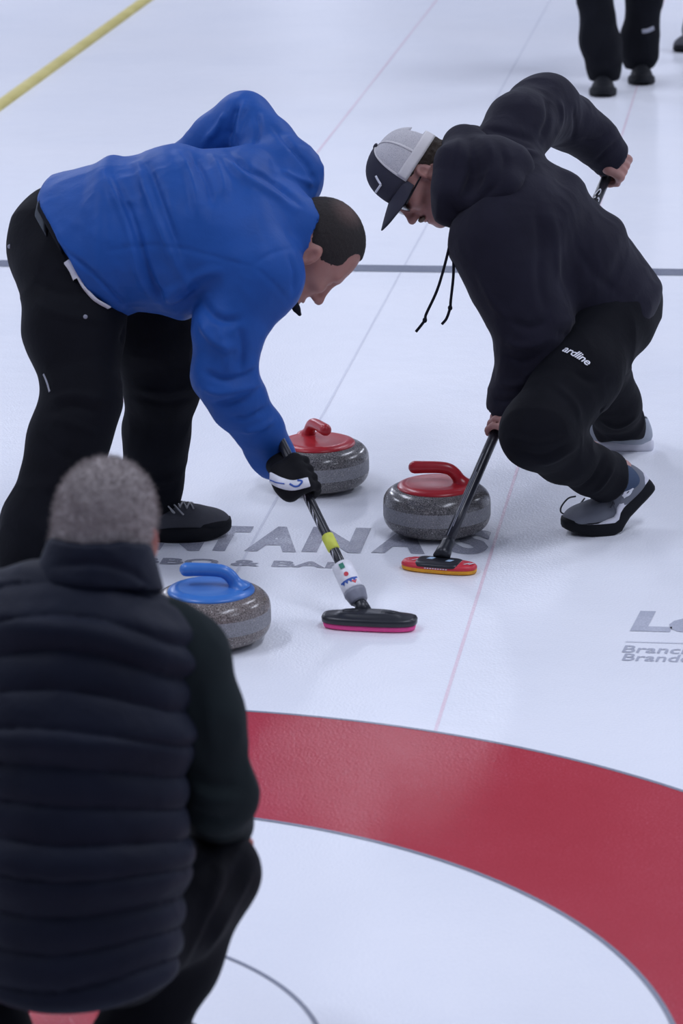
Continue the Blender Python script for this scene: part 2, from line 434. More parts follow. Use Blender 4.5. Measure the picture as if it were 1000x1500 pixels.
mark('printed_mark', [(0.24*L, -0.024), (0.24*L, 0.024), (0.30*L, 0.024), (0.30*L, -0.024)], M['blue_print'], 0.0275, sl0, lab)
for k in range(4):
    w0 = -0.020+k*0.010
    mark('printed_mark', [(0.15*L, w0+0.004), (0.24*L, w0), (0.24*L, w0+0.008)], M['blue_print'], 0.0276, sl0, lab, cuts=1)
mark('printed_mark', [(0.08*L, 0.012), (0.20*L, 0.004), (0.20*L, 0.020)], M['red_shell'], 0.0276, sl0, lab, cuts=1)
sy0, sy1 = s_of(A_BASE, A_TOP, 806), s_of(A_BASE, A_TOP, 784)
V, Fc = tube([A_BASE+axA[2]*t for t in (sy0, sy0+0.003, sy1-0.003, sy1)], [0.0128, 0.0152, 0.0152, 0.0128], 20)
link('tape_band', mesh_pd(V, Fc), M['yellow_tape'], brA)['label'] = 'yellow tape band'
s_hi = s_of(A_BASE, A_TOP, 690)
k = 0; s = sl1+0.012
while s < s_hi:
    if not (sy0-0.012 < s < sy1+0.004):
        mark('shaft_print', [(0, -0.014), (0.010, -0.012), (0.030, -0.004), (0.019, -0.005)], M['white_print'], 0.01245, s, sh, turn=0.0, cuts=1)
    s += 0.024
V, Fc = tube([A_TOP-axA[2]*0.01, A_TOP+axA[2]*0.004, A_TOP+axA[2]*0.008], [0.0130, 0.0130, 0.008], 16)
link('end_cap', mesh_pd(V, Fc), M['black_plastic'], brA)

# --- red and yellow broom of the dark-hooded sweeper
B_BASE = at(652, 803, 2.945); B_TOP = at(897, 239, 3.98)
axB = broom_axis(B_BASE, B_TOP); lenB = np.linalg.norm(B_TOP-B_BASE)
cB = gr(643, 828, 0.014)
brB = empty('curling_broom', (cB[0], cB[1], 0), 'black curling broom with a red shell and yellow pad', 'broom', 'curling brooms')
h0, h1 = gr(592, 826), gr(697, 835)
hx = nrm(np.array([h1[0]-h0[0], h1[1]-h0[1], 0])); fB = (np.array([hx, np.cross((0, 0, 1), hx), (0, 0, 1)]), np.array([cB[0], cB[1], 0]))
V, Fc = superloft([(0.001, 0.090, 0.030), (0.003, 0.0955, 0.035), (0.010, 0.0965, 0.036), (0.012, 0.096, 0.0355)], 64, 2.7)
link('brush_pad', mesh_pd(xf(V, fB), Fc), M['amber_pad'], brB)['label'] = 'yellow fabric pad'
V, Fc = superloft([(0.012, 0.096, 0.0355), (0.0135, 0.097, 0.0365), (0.018, 0.0965, 0.036), (0.023, 0.092, 0.032), (0.0255, 0.083, 0.026), (0.0265, 0.06, 0.018)], 64, 2.7)
hd = link('broom_head', mesh_pd(xf(V, fB), Fc), M['red_shell'], brB); hd['label'] = 'red plastic shell with pale stripes'
V, Fc = superloft([(0.018, 0.058, 0.0372), (0.0240, 0.058, 0.0345), (0.0275, 0.055, 0.028), (0.0285, 0.050, 0.022)], 48, 5.0)
link('cover_plate', mesh_pd(xf(V, fB), Fc), M['black_plastic'], hd)['label'] = 'black plate on the red shell'
for (x0, y0, w, sk, m_, z_) in ((-0.081, -0.008, 0.007, 0.010, 'white_print', 0.0257), (-0.069, -0.014, 0.005, 0.012, 'white_print', 0.0268), (0.066, -0.016, 0.006, 0.012, 'white_print', 0.0268), (0.077, -0.012, 0.006, 0.010, 'white_print', 0.0262),
                            (-0.034, 0.000, 0.016, 0.006, 'pale_blue_print', 0.0290), (0.018, -0.010, 0.014, 0.006, 'pale_blue_print', 0.0290)):
    pl = [(x0, y0, z_), (x0+w, y0, z_), (x0+w+sk, y0+0.016, z_), (x0+sk, y0+0.016, z_)]
    link('printed_mark', mesh_pd(xf(pl, fB), [(0, 1, 2, 3)]), M[m_], hd, smooth=False)
pl = []; Fm = []
for i in range(9):
    x0 = -0.028+i*0.0068; b = len(pl)
    pl += [(x0, -0.0368, 0.0142), (x0+0.0045, -0.0368, 0.0142), (x0+0.0050, -0.0366, 0.0168), (x0+0.0005, -0.0366, 0.0168)]
    Fm.append((b, b+1, b+2, b+3))
link('printed_line', mesh_pd(xf(pl, fB), Fm), M['white_print'], hd, smooth=False)
V, Fc = tube([B_BASE+axB[2]*t for t in (-0.030, -0.012, 0.004, 0.016, 0.03)], [0.022, 0.020, 0.0165, 0.0165, 0.0135], 18)
link('neck', mesh_pd(V, Fc), M['black_plastic'], brB)
V, Fc = tube([B_BASE+axB[2]*t for t in np.linspace(0.016, lenB, 12)], [0.0135]*12, 20)
sh = link('shaft', mesh_pd(V, Fc), M['carbon'], brB)
for t0, t1, w in ((0.03, 0.30, -0.009), (0.06, 0.24, -0.005)):
    mark('shaft_print', [(t0, w-0.0008), (t1, w-0.0008), (t1, w+0.0008), (t0, w+0.0008)], M['grey_plastic'], 0.0138, 0, sh, ax=axB, base=B_BASE, cuts=3)
st = s_of(B_BASE, B_TOP, 330)
V2, F2 = text_mesh("UDJS", 0.0, 0.0, 1.0); V2 = (V2[:, :2]-V2[:, :2].min(0)); V2 = V2/V2.max(0)
V2 = [(v[0]*0.125, (v[1]-0.5)*-0.024) for v in V2]
V2, F2 = subdiv_poly(V2, F2, 1)
link('shaft_lettering', mesh_pd(cyl_decal(V2, 0.0138, axB, B_BASE, st, -0.35), F2), M['white_print'], sh, smooth=False)['label'] = 'white outlined lettering on the shaft'

# ------------------------------------------------------------------ implicit-surface modelling (smooth blends of limbs, sampled to a mesh)
def A3(v): return np.asarray(v, np.float32)
class Shape:
    """ordered list of blended primitives; each entry (op, k, fn, centre, bound radius)"""
    def __init__(self): self.p = []
    def cone(self, a, ra, b, rb, k=0.02, op='+'):
        a, b = A3(a), A3(b); d = b-a; L2 = float(d@d)+1e-12
        def fn(P):
            q = P-a; t = np.clip((q@d)/L2, 0, 1)
            q = q-t[:, None]*d
            return np.sqrt((q*q).sum(1))-(ra+(rb-ra)*t)
        self.p.append((op, k, fn, (a+b)/2, math.sqrt(L2)/2+max(ra, rb))); return self
    def chain(self, pts, k=0.02, op='+'):
        """pts: list of (point, radius)"""
        for (a, ra), (b, rb) in zip(pts[:-1], pts[1:]): self.cone(a, ra, b, rb, k, op)
        return self
    def ell(self, c, r, ax=None, k=0.02, op='+'):
        c = A3(c); r = A3(r); ax = A3(np.eye(3) if ax is None else ax)
        def fn(P):
            q = (P-c)@ax.T; k0 = np.sqrt(((q/r)**2).sum(1))+1e-6; k1 = np.sqrt(((q/(r*r))**2).sum(1))+1e-6
            return k0*(k0-1)/k1
        self.p.append((op, k, fn, c, float(r.max()))); return self
    def oval(self, a, ra, b, rb, u, k=0.02, op='+', cap=0.5):
        """tapered limb of oval section: ra/rb = (half width along u, half depth)"""
        a, b = A3(a), A3(b); w = nrm(b-a).astype(np.float32); u = A3(u); u = u-w*(u@w); u = u/np.linalg.norm(u); v = np.cross(w, u)
        L = float(np.linalg.norm(b-a)); ra, rb = A3(ra), A3(rb)
        def fn(P):
            q = P-a; h = q@w; t = np.clip(h/L, 0, 1)
            R = ra+(rb-ra)*t[:, None]; e = h-t*L
            m = R.min(1)
            x, y, z = (q@u), (q@v), e/cap
            k0 = np.sqrt((x/R[:, 0])**2+(y/R[:, 1])**2+(z/m)**2)+1e-6
            k1 = np.sqrt((x/R[:, 0]**2)**2+(y/R[:, 1]**2)**2+(z/m**2)**2)+1e-6
            return k0*(k0-1)/k1
        self.p.append((op, k, fn, (a+b)/2, L/2+float(max(ra.max(), rb.max())))); return self
    def box(self, c, r, ax, rnd=0.01, k=0.01, op='+'):
        c, r, ax = A3(c), A3(r), A3(ax)
        def fn(P):
            q = np.abs((P-c)@ax.T)-(r-rnd)
            return np.sqrt((np.maximum(q, 0)**2).sum(1))+np.minimum(q.max(1), 0)-rnd
        self.p.append((op, k, fn, c, float(np.linalg.norm(r)))); return self
    def cut(self, pt, n, k=0.004):
        """keep the side away from n"""
        pt, n = A3(pt), A3(nrm(n))
        def fn(P): return (P-pt)@n
        self.p.append(('&', k, fn, pt, 0)); return self
    def clip(self, pt, n, rad=0.13, depth=0.16, k=0.004):
        """trim a limb square at pt: only a block beyond it is taken away"""
        n = nrm(n); h = np.array((0.0, 0, 1)) if abs(n[2]) < 0.9 else np.array((1.0, 0, 0))
        a = nrm(np.cross(h, n)); b = np.cross(n, a)
        return self.box(np.asarray(pt)+n*depth, (rad, rad, depth), np.array([a, b, n]), 0.002, k, '-')
    def dist(self, P):
        d = None
        for op, k, fn, c, r in self.p: d = combine(d, fn(P), op, k)
        return d
def combine(d, e, op, k):
    if d is None: return e
    if op == '+':
        h = np.clip(0.5+0.5*(e-d)/k, 0, 1); return e+(d-e)*h-k*h*(1-h)
    if op == '-': e = -e
    h = np.clip(0.5-0.5*(e-d)/k, 0, 1); return e+(d-e)*h+k*h*(1-h)
def polygonise(S, res, B=8):
    lo = np.min([c-r for op, k, f, c, r in S.p if op == '+'], 0)-3*res-0.01
    hi = np.max([c+r for op, k, f, c, r in S.p if op == '+'], 0)+3*res+0.01
    nb = np.ceil((hi-lo)/(B*res)).astype(int); n = nb*B
    bi = np.stack(np.meshgrid(*[np.arange(m) for m in nb], indexing='ij'), -1).reshape(-1, 3)
    C = (lo+(bi+0.5)*B*res-res*0.5).astype(np.float32); hd = B*res*0.5*1.74
    pv = [f(C) for op, k, f, c, r in S.p]
    d = None
    for (op, k, f, c, r), e in zip(S.p, pv): d = combine(d, e, op, k)
    kmax = max(k for op, k, *_ in S.p)
    act = np.abs(d) < hd*1.5+0.25*kmax
    val = np.empty(n, np.float32)
    blk = val.reshape(nb[0], B, nb[1], B, nb[2], B).transpose(0, 2, 4, 1, 3, 5)      # view
    blk[...] = np.where(d < 0, -1, 1).reshape(*nb, 1, 1, 1)
    ia = np.nonzero(act)[0]
    off = np.stack(np.meshgrid(*[np.arange(B)]*3, indexing='ij'), -1).reshape(-1, 3)*res
    base = (lo+bi[ia]*B*res).astype(np.float32)
    D = np.full((len(ia), B**3), 10.0, np.float32); first = True
    upper = None
    dd = None
    for j, ((op, k, f, c, r), e) in enumerate(zip(S.p, pv)):
        ea = e[ia]
        if op == '+': sel = ea < np.abs(d[ia])+3.2*hd+k
        else: sel = np.ones(len(ia), bool) if op == '&' else ea < 1.6*hd+k
        idx = np.nonzero(sel)[0]
        if len(idx) == 0: continue
        P = (base[idx][:, None, :]+off[None].astype(np.float32)).reshape(-1, 3)
        D[idx] = combine(D[idx], f(P).reshape(len(idx), -1), op, k)
    blk[bi[ia, 0], bi[ia, 1], bi[ia, 2]] = D.reshape(-1, B, B, B)
    s = val < 0
    cnt = np.zeros(n-1, np.int8)
    for dx in (0, 1):
        for dy in (0, 1):
            for dz in (0, 1):
                cnt += s[dx:n[0]-1+dx, dy:n[1]-1+dy, dz:n[2]-1+dz]
    cells = np.argwhere((cnt > 0) & (cnt < 8))
    cid = np.full(n-1, -1, np.int32); cid[tuple(cells.T)] = np.arange(len(cells))
    cor = {}
    for dx in (0, 1):
        for dy in (0, 1):
            for dz in (0, 1): cor[(dx, dy, dz)] = val[cells[:, 0]+dx, cells[:, 1]+dy, cells[:, 2]+dz]
    acc = np.zeros((len(cells), 3)); num = np.zeros(len(cells))
    for p0 in cor:
        for ax in range(3):
            if p0[ax] == 1: continue
            p1 = list(p0); p1[ax] = 1; a, b = cor[p0], cor[tuple(p1)]
            m = (a < 0) != (b < 0); t = np.where(m, a/np.where(m, a-b, 1), 0)
            w = np.array(p0, float)[None].repeat(len(cells), 0); w[:, ax] += t
            acc += w*m[:, None]; num += m
    V = lo+(cells+acc/num[:, None])*res
    quads = []
    for ax in range(3):
        sl0 = [slice(1, n[i]-1) for i in range(3)]; sl1 = list(sl0)
        sl0[ax] = slice(0, n[ax]-1); sl1[ax] = slice(1, n[ax])
        a, b = s[tuple(sl0)], s[tuple(sl1)]
        e = np.argwhere(a != b)
        for i in range(3):
            if i != ax: e[:, i] += 1
        u, v = (ax+1) % 3, (ax+2) % 3
        q = []
        for du, dv in ((-1, -1), (0, -1), (0, 0), (-1, 0)):
            c = e.copy(); c[:, u] += du; c[:, v] += dv; q.append(cid[tuple(c.T)])
        q = np.stack(q, 1); fl = ~s[tuple(e.T)]
        q[fl] = q[fl][:, ::-1]
        quads.append(q[(q >= 0).all(1)])
    Q = np.concatenate(quads)
    return V, Q
def vnormals(V, Q):
    n = np.cross(V[Q[:, 2]]-V[Q[:, 0]], V[Q[:, 3]]-V[Q[:, 1]]); out = np.zeros_like(V)
    for i in range(4): np.add.at(out, Q[:, i], n)
    return out/(np.linalg.norm(out, axis=1)[:, None]+1e-9)
def relax(V, Q, it=2, w=0.5):
    for _ in range(it):
        acc = np.zeros_like(V); num = np.zeros(len(V))
        for i in range(4):
            for j in (1, 3):
                np.add.at(acc, Q[:, i], V[Q[:, (i+j) % 4]]); np.add.at(num, Q[:, i], 1)
        V = V*(1-w)+w*acc/num[:, None]
    return V
_rng = np.random.RandomState(5); _LAT = _rng.rand(64, 64, 64).astype(np.float32)
def vnoise(P):
    P = np.asarray(P); i = np.floor(P).astype(int); f = P-i; f = f*f*(3-2*f); out = 0
    for dx in (0, 1):
        for dy in (0, 1):
            for dz in (0, 1):
                w = (f[:, 0] if dx else 1-f[:, 0])*(f[:, 1] if dy else 1-f[:, 1])*(f[:, 2] if dz else 1-f[:, 2])
                out = out+w*_LAT[(i[:, 0]+dx) & 63, (i[:, 1]+dy) & 63, (i[:, 2]+dz) & 63]
    return out*2-1
def on_surface(V, Q, pix):
    """drop photo pixels onto the surface: 3-D points on the garment where the fold runs"""
    bv = BVHTree.FromPolygons([tuple(v) for v in V], [tuple(q) for q in Q])
    out = []
    for x, y in pix:
        h = bv.ray_cast(Vector(CAM_O), Vector(nrm(ray(x, y))))
        out.append(None if h[0] is None else np.array(h[0]))
    return out
def seg_dist(P, pts):
    d = np.full(len(P), 1e9)
    for a, b in zip(pts[:-1], pts[1:]):
        ab = b-a; t = np.clip(((P-a)@ab)/(ab@ab+1e-12), 0, 1)
        d = np.minimum(d, np.linalg.norm(P-a-t[:, None]*ab, axis=1))
    return d
def add_folds(V, Q, folds, bv=None):
    """folds: (pixel polyline, width m, height m) raised (+) or pressed in (-) along the surface normal, fading at the ends"""
    nrmv = vnormals(V, Q)
    bv = BVHTree.FromPolygons([tuple(v) for v in V], [tuple(q) for q in Q])
    disp = np.zeros(len(V))
    for pix, w, amp in folds:
        P2 = spline([(p[0], p[1], 0) for p in pix], 5); pts = []
        for p in P2:
            h = bv.ray_cast(Vector(CAM_O), Vector(nrm(ray(p[0], p[1]))))
            if h[0] is not None:
                q = np.array(h[0])
                if pts and np.linalg.norm(q-pts[-1]) > 0.12: continue
                pts.append(q)
        if len(pts) < 2: continue
        pts = np.array(pts); n = len(pts)
        sel = np.nonzero(((V > pts.min(0)-3*w) & (V < pts.max(0)+3*w)).all(1))[0]
        if len(sel) == 0: continue
        best = np.full(len(sel), 1e9); par = np.zeros(len(sel))
        for i in range(n-1):
            a, b = pts[i], pts[i+1]; ab = b-a; t = np.clip(((V[sel]-a)@ab)/(ab@ab+1e-12), 0, 1)
            dd = np.linalg.norm(V[sel]-a-t[:, None]*ab, axis=1); m = dd < best
            best[m] = dd[m]; par[m] = ((i+t)/(n-1))[m]
        fade = np.clip(np.minimum(par, 1-par)*4+0.25, 0, 1)
        disp[sel] += amp*np.exp(-(best/w)**2)*fade
    return V+nrmv*disp[:, None]
def cloth(name, S, res, m, parent, folds=(), wr=0.0, wf=14, label=None, relax_it=2, wr2=0.0, post=None):
    V, Q = polygonise(S, res)
    V = relax(V, Q, relax_it)
    if wr:
        n = vnormals(V, Q)
        q = V*wf; q = q+0.9*np.stack([vnoise(V*wf*0.5+7), vnoise(V*wf*0.5+19), vnoise(V*wf*0.5+31)], 1)
        d = wr*(1-2*np.abs(vnoise(q)))
        if wr2: d = d+wr2*(1-2*np.abs(vnoise(q*2.6+11)))
        V = V+n*d[:, None]
    if folds: V = add_folds(V, Q, folds)
    if post is not None: V = post(V, Q)
    o = link(name, mesh_np(V, Q), m, parent)
    if label: o['label'] = label
    return o
def project_decal(name, V2, F2, centre_px, right_px, up_px, target, m, parent, width, lift=0.002, label=None, cuts=1):
    """flat print laid on the cloth: V2 in units of width, set at a photo pixel with its direction on the surface"""
    me = target.data; off = np.array(target.matrix_world.translation) if False else 0
    V = np.empty(len(me.vertices)*3, np.float32); me.vertices.foreach_get('co', V); V = V.reshape(-1, 3)
    bv = BVHTree.FromPolygons([tuple(v) for v in V], [tuple(p.vertices) for p in me.polygons])
    V2, F2 = subdiv_poly(V2, F2, cuts)
    out = []; keep = {}
    dc = nrm(ray(*centre_px)); h = bv.ray_cast(Vector(CAM_O), Vector(dc))
    c, n = np.array(h[0]), np.array(h[1])
    if np.dot(n, dc) > 0: n = -n
    hr = CAM_O+ray(*right_px)*(np.dot(c-CAM_O, n)/np.dot(ray(*right_px), n))
    r = nrm(hr-c); u = np.cross(n, r)
    hu = CAM_O+ray(*up_px)*(np.dot(c-CAM_O, n)/np.dot(ray(*up_px), n))
    if np.dot(hu-c, u) < 0: u = -u
    for a, b in V2:
        p = c+r*a*width+u*b*width
        h = bv.ray_cast(Vector(p+n*0.06), Vector(-n), 0.12)
        q = np.array(h[0]) if h[0] is not None else p
        out.append(q+n*lift)
    o = link(name, mesh_pd(out, F2), m, parent, smooth=False)
    if label: o['label'] = label
    return o

# ------------------------------------------------------------------ cloth, skin and hair materials
def fabric(name, c, rough=0.85, var=0.18, weave=900, wb=0.12, sheen=0.0, crease=0.15):
    m = mat(name, c, rough, 0.12, sheen=sheen); v = coords(m)
    n = noise(m, v, 7, 4, 0.6); lo = tuple(x*(1-var) for x in c); hi = tuple(min(1, x*(1+var)) for x in c)
    setcol(m, ramp(m, n, [(0.3, lo), (0.7, hi)]))
    b1 = bump(m, noise(m, v, 38, 4, 0.6, 0.6), crease, 0.01)
    bump(m, noise(m, v, weave, 1), wb, 0.001, b1); return m
M['blue_jacket'] = fabric('blue_jacket', (0.0175, 0.080, 0.315), 0.50, 0.10, 700, 0.05, 0.0, 0.12)
M['black_trouser'] = fabric('black_trouser', (0.0050, 0.0056, 0.0085), 0.8, 0.2)
M['black_trouser_b'] = fabric('black_trouser_b', (0.0048, 0.0052, 0.0080), 0.8, 0.2)
M['hoodie'] = fabric('hoodie', (0.0130, 0.0125, 0.0220), 0.9, 0.14, 800, 0.10, 0.06)
M['vest'] = fabric('vest', (0.011, 0.014, 0.026), 0.62, 0.14, 500, 0.04, 0.0, 0.22)
M['sleeve_green'] = fabric('sleeve_green', (0.014, 0.021, 0.023), 0.85, 0.15)
M['dark_rib'] = fabric('dark_rib', (0.008, 0.009, 0.013), 0.85, 0.2)
M['belt'] = fabric('belt', (0.06, 0.07, 0.085), 0.5)
M['shirt_white'] = fabric('shirt_white', (0.62, 0.62, 0.66), 0.8, 0.05)
M['glove'] = fabric('glove', (0.008, 0.008, 0.010), 0.7)
M['cap_grey'] = fabric('cap_grey', (0.045, 0.045, 0.062), 0.85, 0.1)
M['shoe_grey'] = fabric('shoe_grey', (0.17, 0.18, 0.21), 0.8, 0.12)
M['shoe_pale'] = fabric('shoe_pale', (0.36, 0.39, 0.44), 0.8, 0.1)
M['shoe_dark'] = fabric('shoe_dark', (0.070, 0.072, 0.082), 0.7, 0.2)
M['sole_black'] = fabric('sole_black', (0.010, 0.011, 0.014), 0.6, 0.1)
M['sole_white'] = fabric('sole_white', (0.66, 0.66, 0.72), 0.6, 0.05)
M['lace'] = fabric('lace', (0.42, 0.42, 0.42), 0.8, 0.1)
M['sock_blue'] = fabric('sock_blue', (0.06, 0.085, 0.14), 0.9, 0.1)
M['cord_black'] = fabric('cord_black', (0.010, 0.010, 0.016), 0.8)
def skin(name, c, red):
    m = mat(name, c, 0.5, 0.4); v = coords(m)
    setcol(m, ramp(m, noise(m, v, 22, 4, 0.6), [(0.32, red), (0.68, c)]))
    b = m.node_tree.nodes['Principled BSDF']; b.inputs['Subsurface Weight'].default_value = 0.12
    b.inputs['Subsurface Radius'].default_value = (0.012, 0.005, 0.003); b.inputs['Subsurface Scale'].default_value = 0.6
    bump(m, noise(m, v, 260, 3), 0.12, 0.001); return m
M['skin'] = skin('skin', (0.36, 0.185, 0.150), (0.34, 0.150, 0.120))
M['skin_b'] = skin('skin_b', (0.40, 0.220, 0.190), (0.37, 0.170, 0.145))
M['skin_c'] = skin('skin_c', (0.40, 0.20, 0.16), (0.42, 0.13, 0.10))
def hair_mat(name, c0, c1, sc=(60, 60, 60)):
    m = mat(name, c0, 0.7, 0.3); v = coords(m, sc)
    n = noise(m, v, 6, 4, 0.7); setcol(m, ramp(m, n, [(0.3, c0), (0.7, c1)])); bump(m, n, 0.5, 0.004); return m
M['hair_dark'] = hair_mat('hair_dark', (0.010, 0.008, 0.008), (0.030, 0.024, 0.022))
M['hair_brown'] = hair_mat('hair_brown', (0.020, 0.014, 0.010), (0.060, 0.045, 0.034))
M['hair_grey'] = hair_mat('hair_grey', (0.20, 0.168, 0.160), (0.46, 0.41, 0.40))
M['eye_white'] = mat('eye_white', (0.6, 0.58, 0.56), 0.2)
M['lens_dark'] = mat('lens_dark', (0.01, 0.01, 0.014), 0.08)

# ------------------------------------------------------------------ anatomy
class Frame:
    """head or hand frame: F forward, S left side, U up, scale"""
    def __init__(self, o, F, U, s=1.0):
        self.o = np.asarray(o, float); self.F = nrm(F); U = np.asarray(U, float); self.U = nrm(U-self.F*np.dot(U, self.F)); self.S = np.cross(self.U, self.F); self.s = s
    def __call__(self, f, l, u): return self.o+self.s*(f*self.F+l*self.S+u*self.U)
    def ax(self): return np.array([self.F, self.S, self.U])
def img_dir(dx, dy, toward=0.0):
    """world direction that points dx right, dy down in the picture plane and 'toward' the lens"""
    return nrm(_R*dx-_U*dy-_F*toward)
def head_prims(S, H, ears=True, jaw=1.0):
    s = H.s; ax = H.ax()
    S.ell(H(-0.004, 0, 0.046), np.array((0.094, 0.0745, 0.088))*s, ax, 0.02)
    S.ell(H(0.030, 0, 0.000), np.array((0.062, 0.0640, 0.078))*s, ax, 0.03)                 # face mass
    S.ell(H(0.048, 0, -0.066), np.array((0.044, 0.046*jaw, 0.040))*s, ax, 0.03)             # jaw
    S.ell(H(0.076, 0, -0.096), np.array((0.017, 0.020*jaw, 0.015))*s, ax, 0.022)            # chin
    for l in (-1, 1):
        S.cone(H(0.010, 0.052*l, -0.052), 0.016*s, H(0.070, 0.022*l, -0.092), 0.015*s, 0.025)  # jaw line
        S.ell(H(0.066, 0.040*l, -0.012), np.array((0.020, 0.020, 0.016))*s, ax, 0.02)       # cheekbone
        S.cone(H(0.083, 0.012*l, 0.031), 0.010*s, H(0.070, 0.044*l, 0.034), 0.009*s, 0.016)    # brow
    for l in (-1, 1): S.ell(H(0.092, 0.031*l, 0.014), np.array((0.014, 0.016, 0.011))*s, ax, 0.014, '-')
    for l in (-1, 1): S.ell(H(0.072, 0.031*l, 0.013), np.array((0.0125, 0.0135, 0.0105))*s, ax, 0.004)    # lids
    S.cone(H(0.086, 0, 0.022), 0.0085*s, H(0.106, 0, -0.022), 0.0105*s, 0.012)              # nose
    S.ell(H(0.110, 0, -0.026), np.array((0.0105, 0.0115, 0.0100))*s, ax, 0.010)
    for l in (-1, 1): S.ell(H(0.097, 0.0115*l, -0.030), np.array((0.012, 0.0075, 0.0080))*s, ax, 0.008)
    S.ell(H(0.086, 0, -0.058), np.array((0.013, 0.024, 0.0065))*s, ax, 0.008)               # lips
    S.ell(H(0.083, 0, -0.068), np.array((0.013, 0.021, 0.0070))*s, ax, 0.008)
    S.ell(H(0.099, 0, -0.0630), np.array((0.012, 0.022, 0.0016))*s, ax, 0.004, '-')
    if ears:
        for l in (-1, 1):
            e = Frame(H(-0.006, 0.073*l, -0.002), H.F*0.9+H.S*0.32*l, H.U-H.F*0.18, s)
            S.ell(e(0, 0.004*l, 0.004), np.array((0.019, 0.0085, 0.031))*s, e.ax(), 0.008)
            S.ell(e(-0.001, 0.003*l, -0.024), np.array((0.010, 0.0075, 0.012))*s, e.ax(), 0.008)
            S.ell(e(0.003, 0.0150*l, 0.004), np.array((0.0125, 0.0100, 0.0215))*s, e.ax(), 0.003, '-')
def grip_prims(S, c, s_dir, palm_dir, wrist, rs, fr=0.0088, side=1, k=0.0035, thumb=True, n=4, palm_r=0.017, spread=0.0218):
    """hand closed round a shaft: c on the shaft, s_dir along it (towards the thumb), palm_dir from shaft to palm"""
    s = nrm(s_dir); m = nrm(palm_dir-s*np.dot(palm_dir, s)); w = np.cross(s, m)*side
    R = rs+fr*0.9
    def pt(a, r, q): return c+s*q+r*(math.cos(a)*m+math.sin(a)*w)
    ln = (0.92, 1.0, 0.97, 0.82)
    for i in range(n):
        q = (1.5-i)*spread
        kn = pt(0.55, R+0.026, q*1.0); a0 = 0.55
        P = [kn, pt(1.30, R+0.012, q*0.98), pt(2.05, R+0.001, q*0.96), pt(2.75*ln[i]+0.15, R, q*0.95), pt(3.50*ln[i]+0.25, R, q*0.95)]
        rr = [fr*1.12, fr*1.08, fr*1.04, fr*0.98, fr*0.86]
        if i == 3: rr = [x*0.88 for x in rr]
        S.chain(list(zip(P, rr)), k)
        back = pt(-0.35, R+palm_r+0.004, q*0.85)
        S.cone(back, palm_r*0.92, kn, fr*1.25, 0.014)
    bk = [pt(-0.35, R+palm_r+0.004, q) for q in (-0.026, 0.022)]
    S.cone(bk[0], palm_r, bk[1], palm_r*1.02, 0.012)
    wp = np.asarray(wrist)
    S.cone((bk[0]+bk[1])/2, palm_r*1.25, wp, 0.027, 0.02)
    if thumb:
        T = [pt(-0.75, R+0.014, 0.024), pt(-1.35, R+0.006, 0.040), pt(-2.05, R+0.001, 0.047), pt(-2.75, R, 0.046)]
        S.chain(list(zip(T, [fr*1.5, fr*1.28, fr*1.14, fr*0.95])), 0.009)
def relaxed_hand(S, wrist, d, palm_n, side=1, s=1.0):
    d = nrm(d); pn = nrm(palm_n-d*np.dot(palm_n, d)); w = np.cross(d, pn)*side
    for i in range(4):
        q = (i-1.5)*0.020*s
        a = wrist+d*0.03*s+w*q*0.7; b = wrist+d*0.095*s+w*q+pn*0.004
        S.cone(a, 0.015*s, b, 0.0115*s, 0.014)
        ln = (0.9, 1.0, 0.95, 0.75)[i]*s
        c = b+(d*0.036+pn*0.012)*ln; e = c+(d*0.022+pn*0.020)*ln; f = e+(d*0.010+pn*0.020)*ln
        S.chain([(b, 0.0098*s), (c, 0.0090*s), (e, 0.0084*s), (f, 0.0072*s)], 0.006)
    t0 = wrist+d*0.025*s-w*0.026*s; t1 = wrist+d*0.062*s-w*0.046*s+pn*0.014; t2 = wrist+d*0.092*s-w*0.046*s+pn*0.026
    S.chain([(t0, 0.015*s), (t1, 0.0115*s), (t2, 0.0092*s)], 0.010)
    S.cone(wrist, 0.026*s, wrist+d*0.05*s, 0.022*s, 0.02)

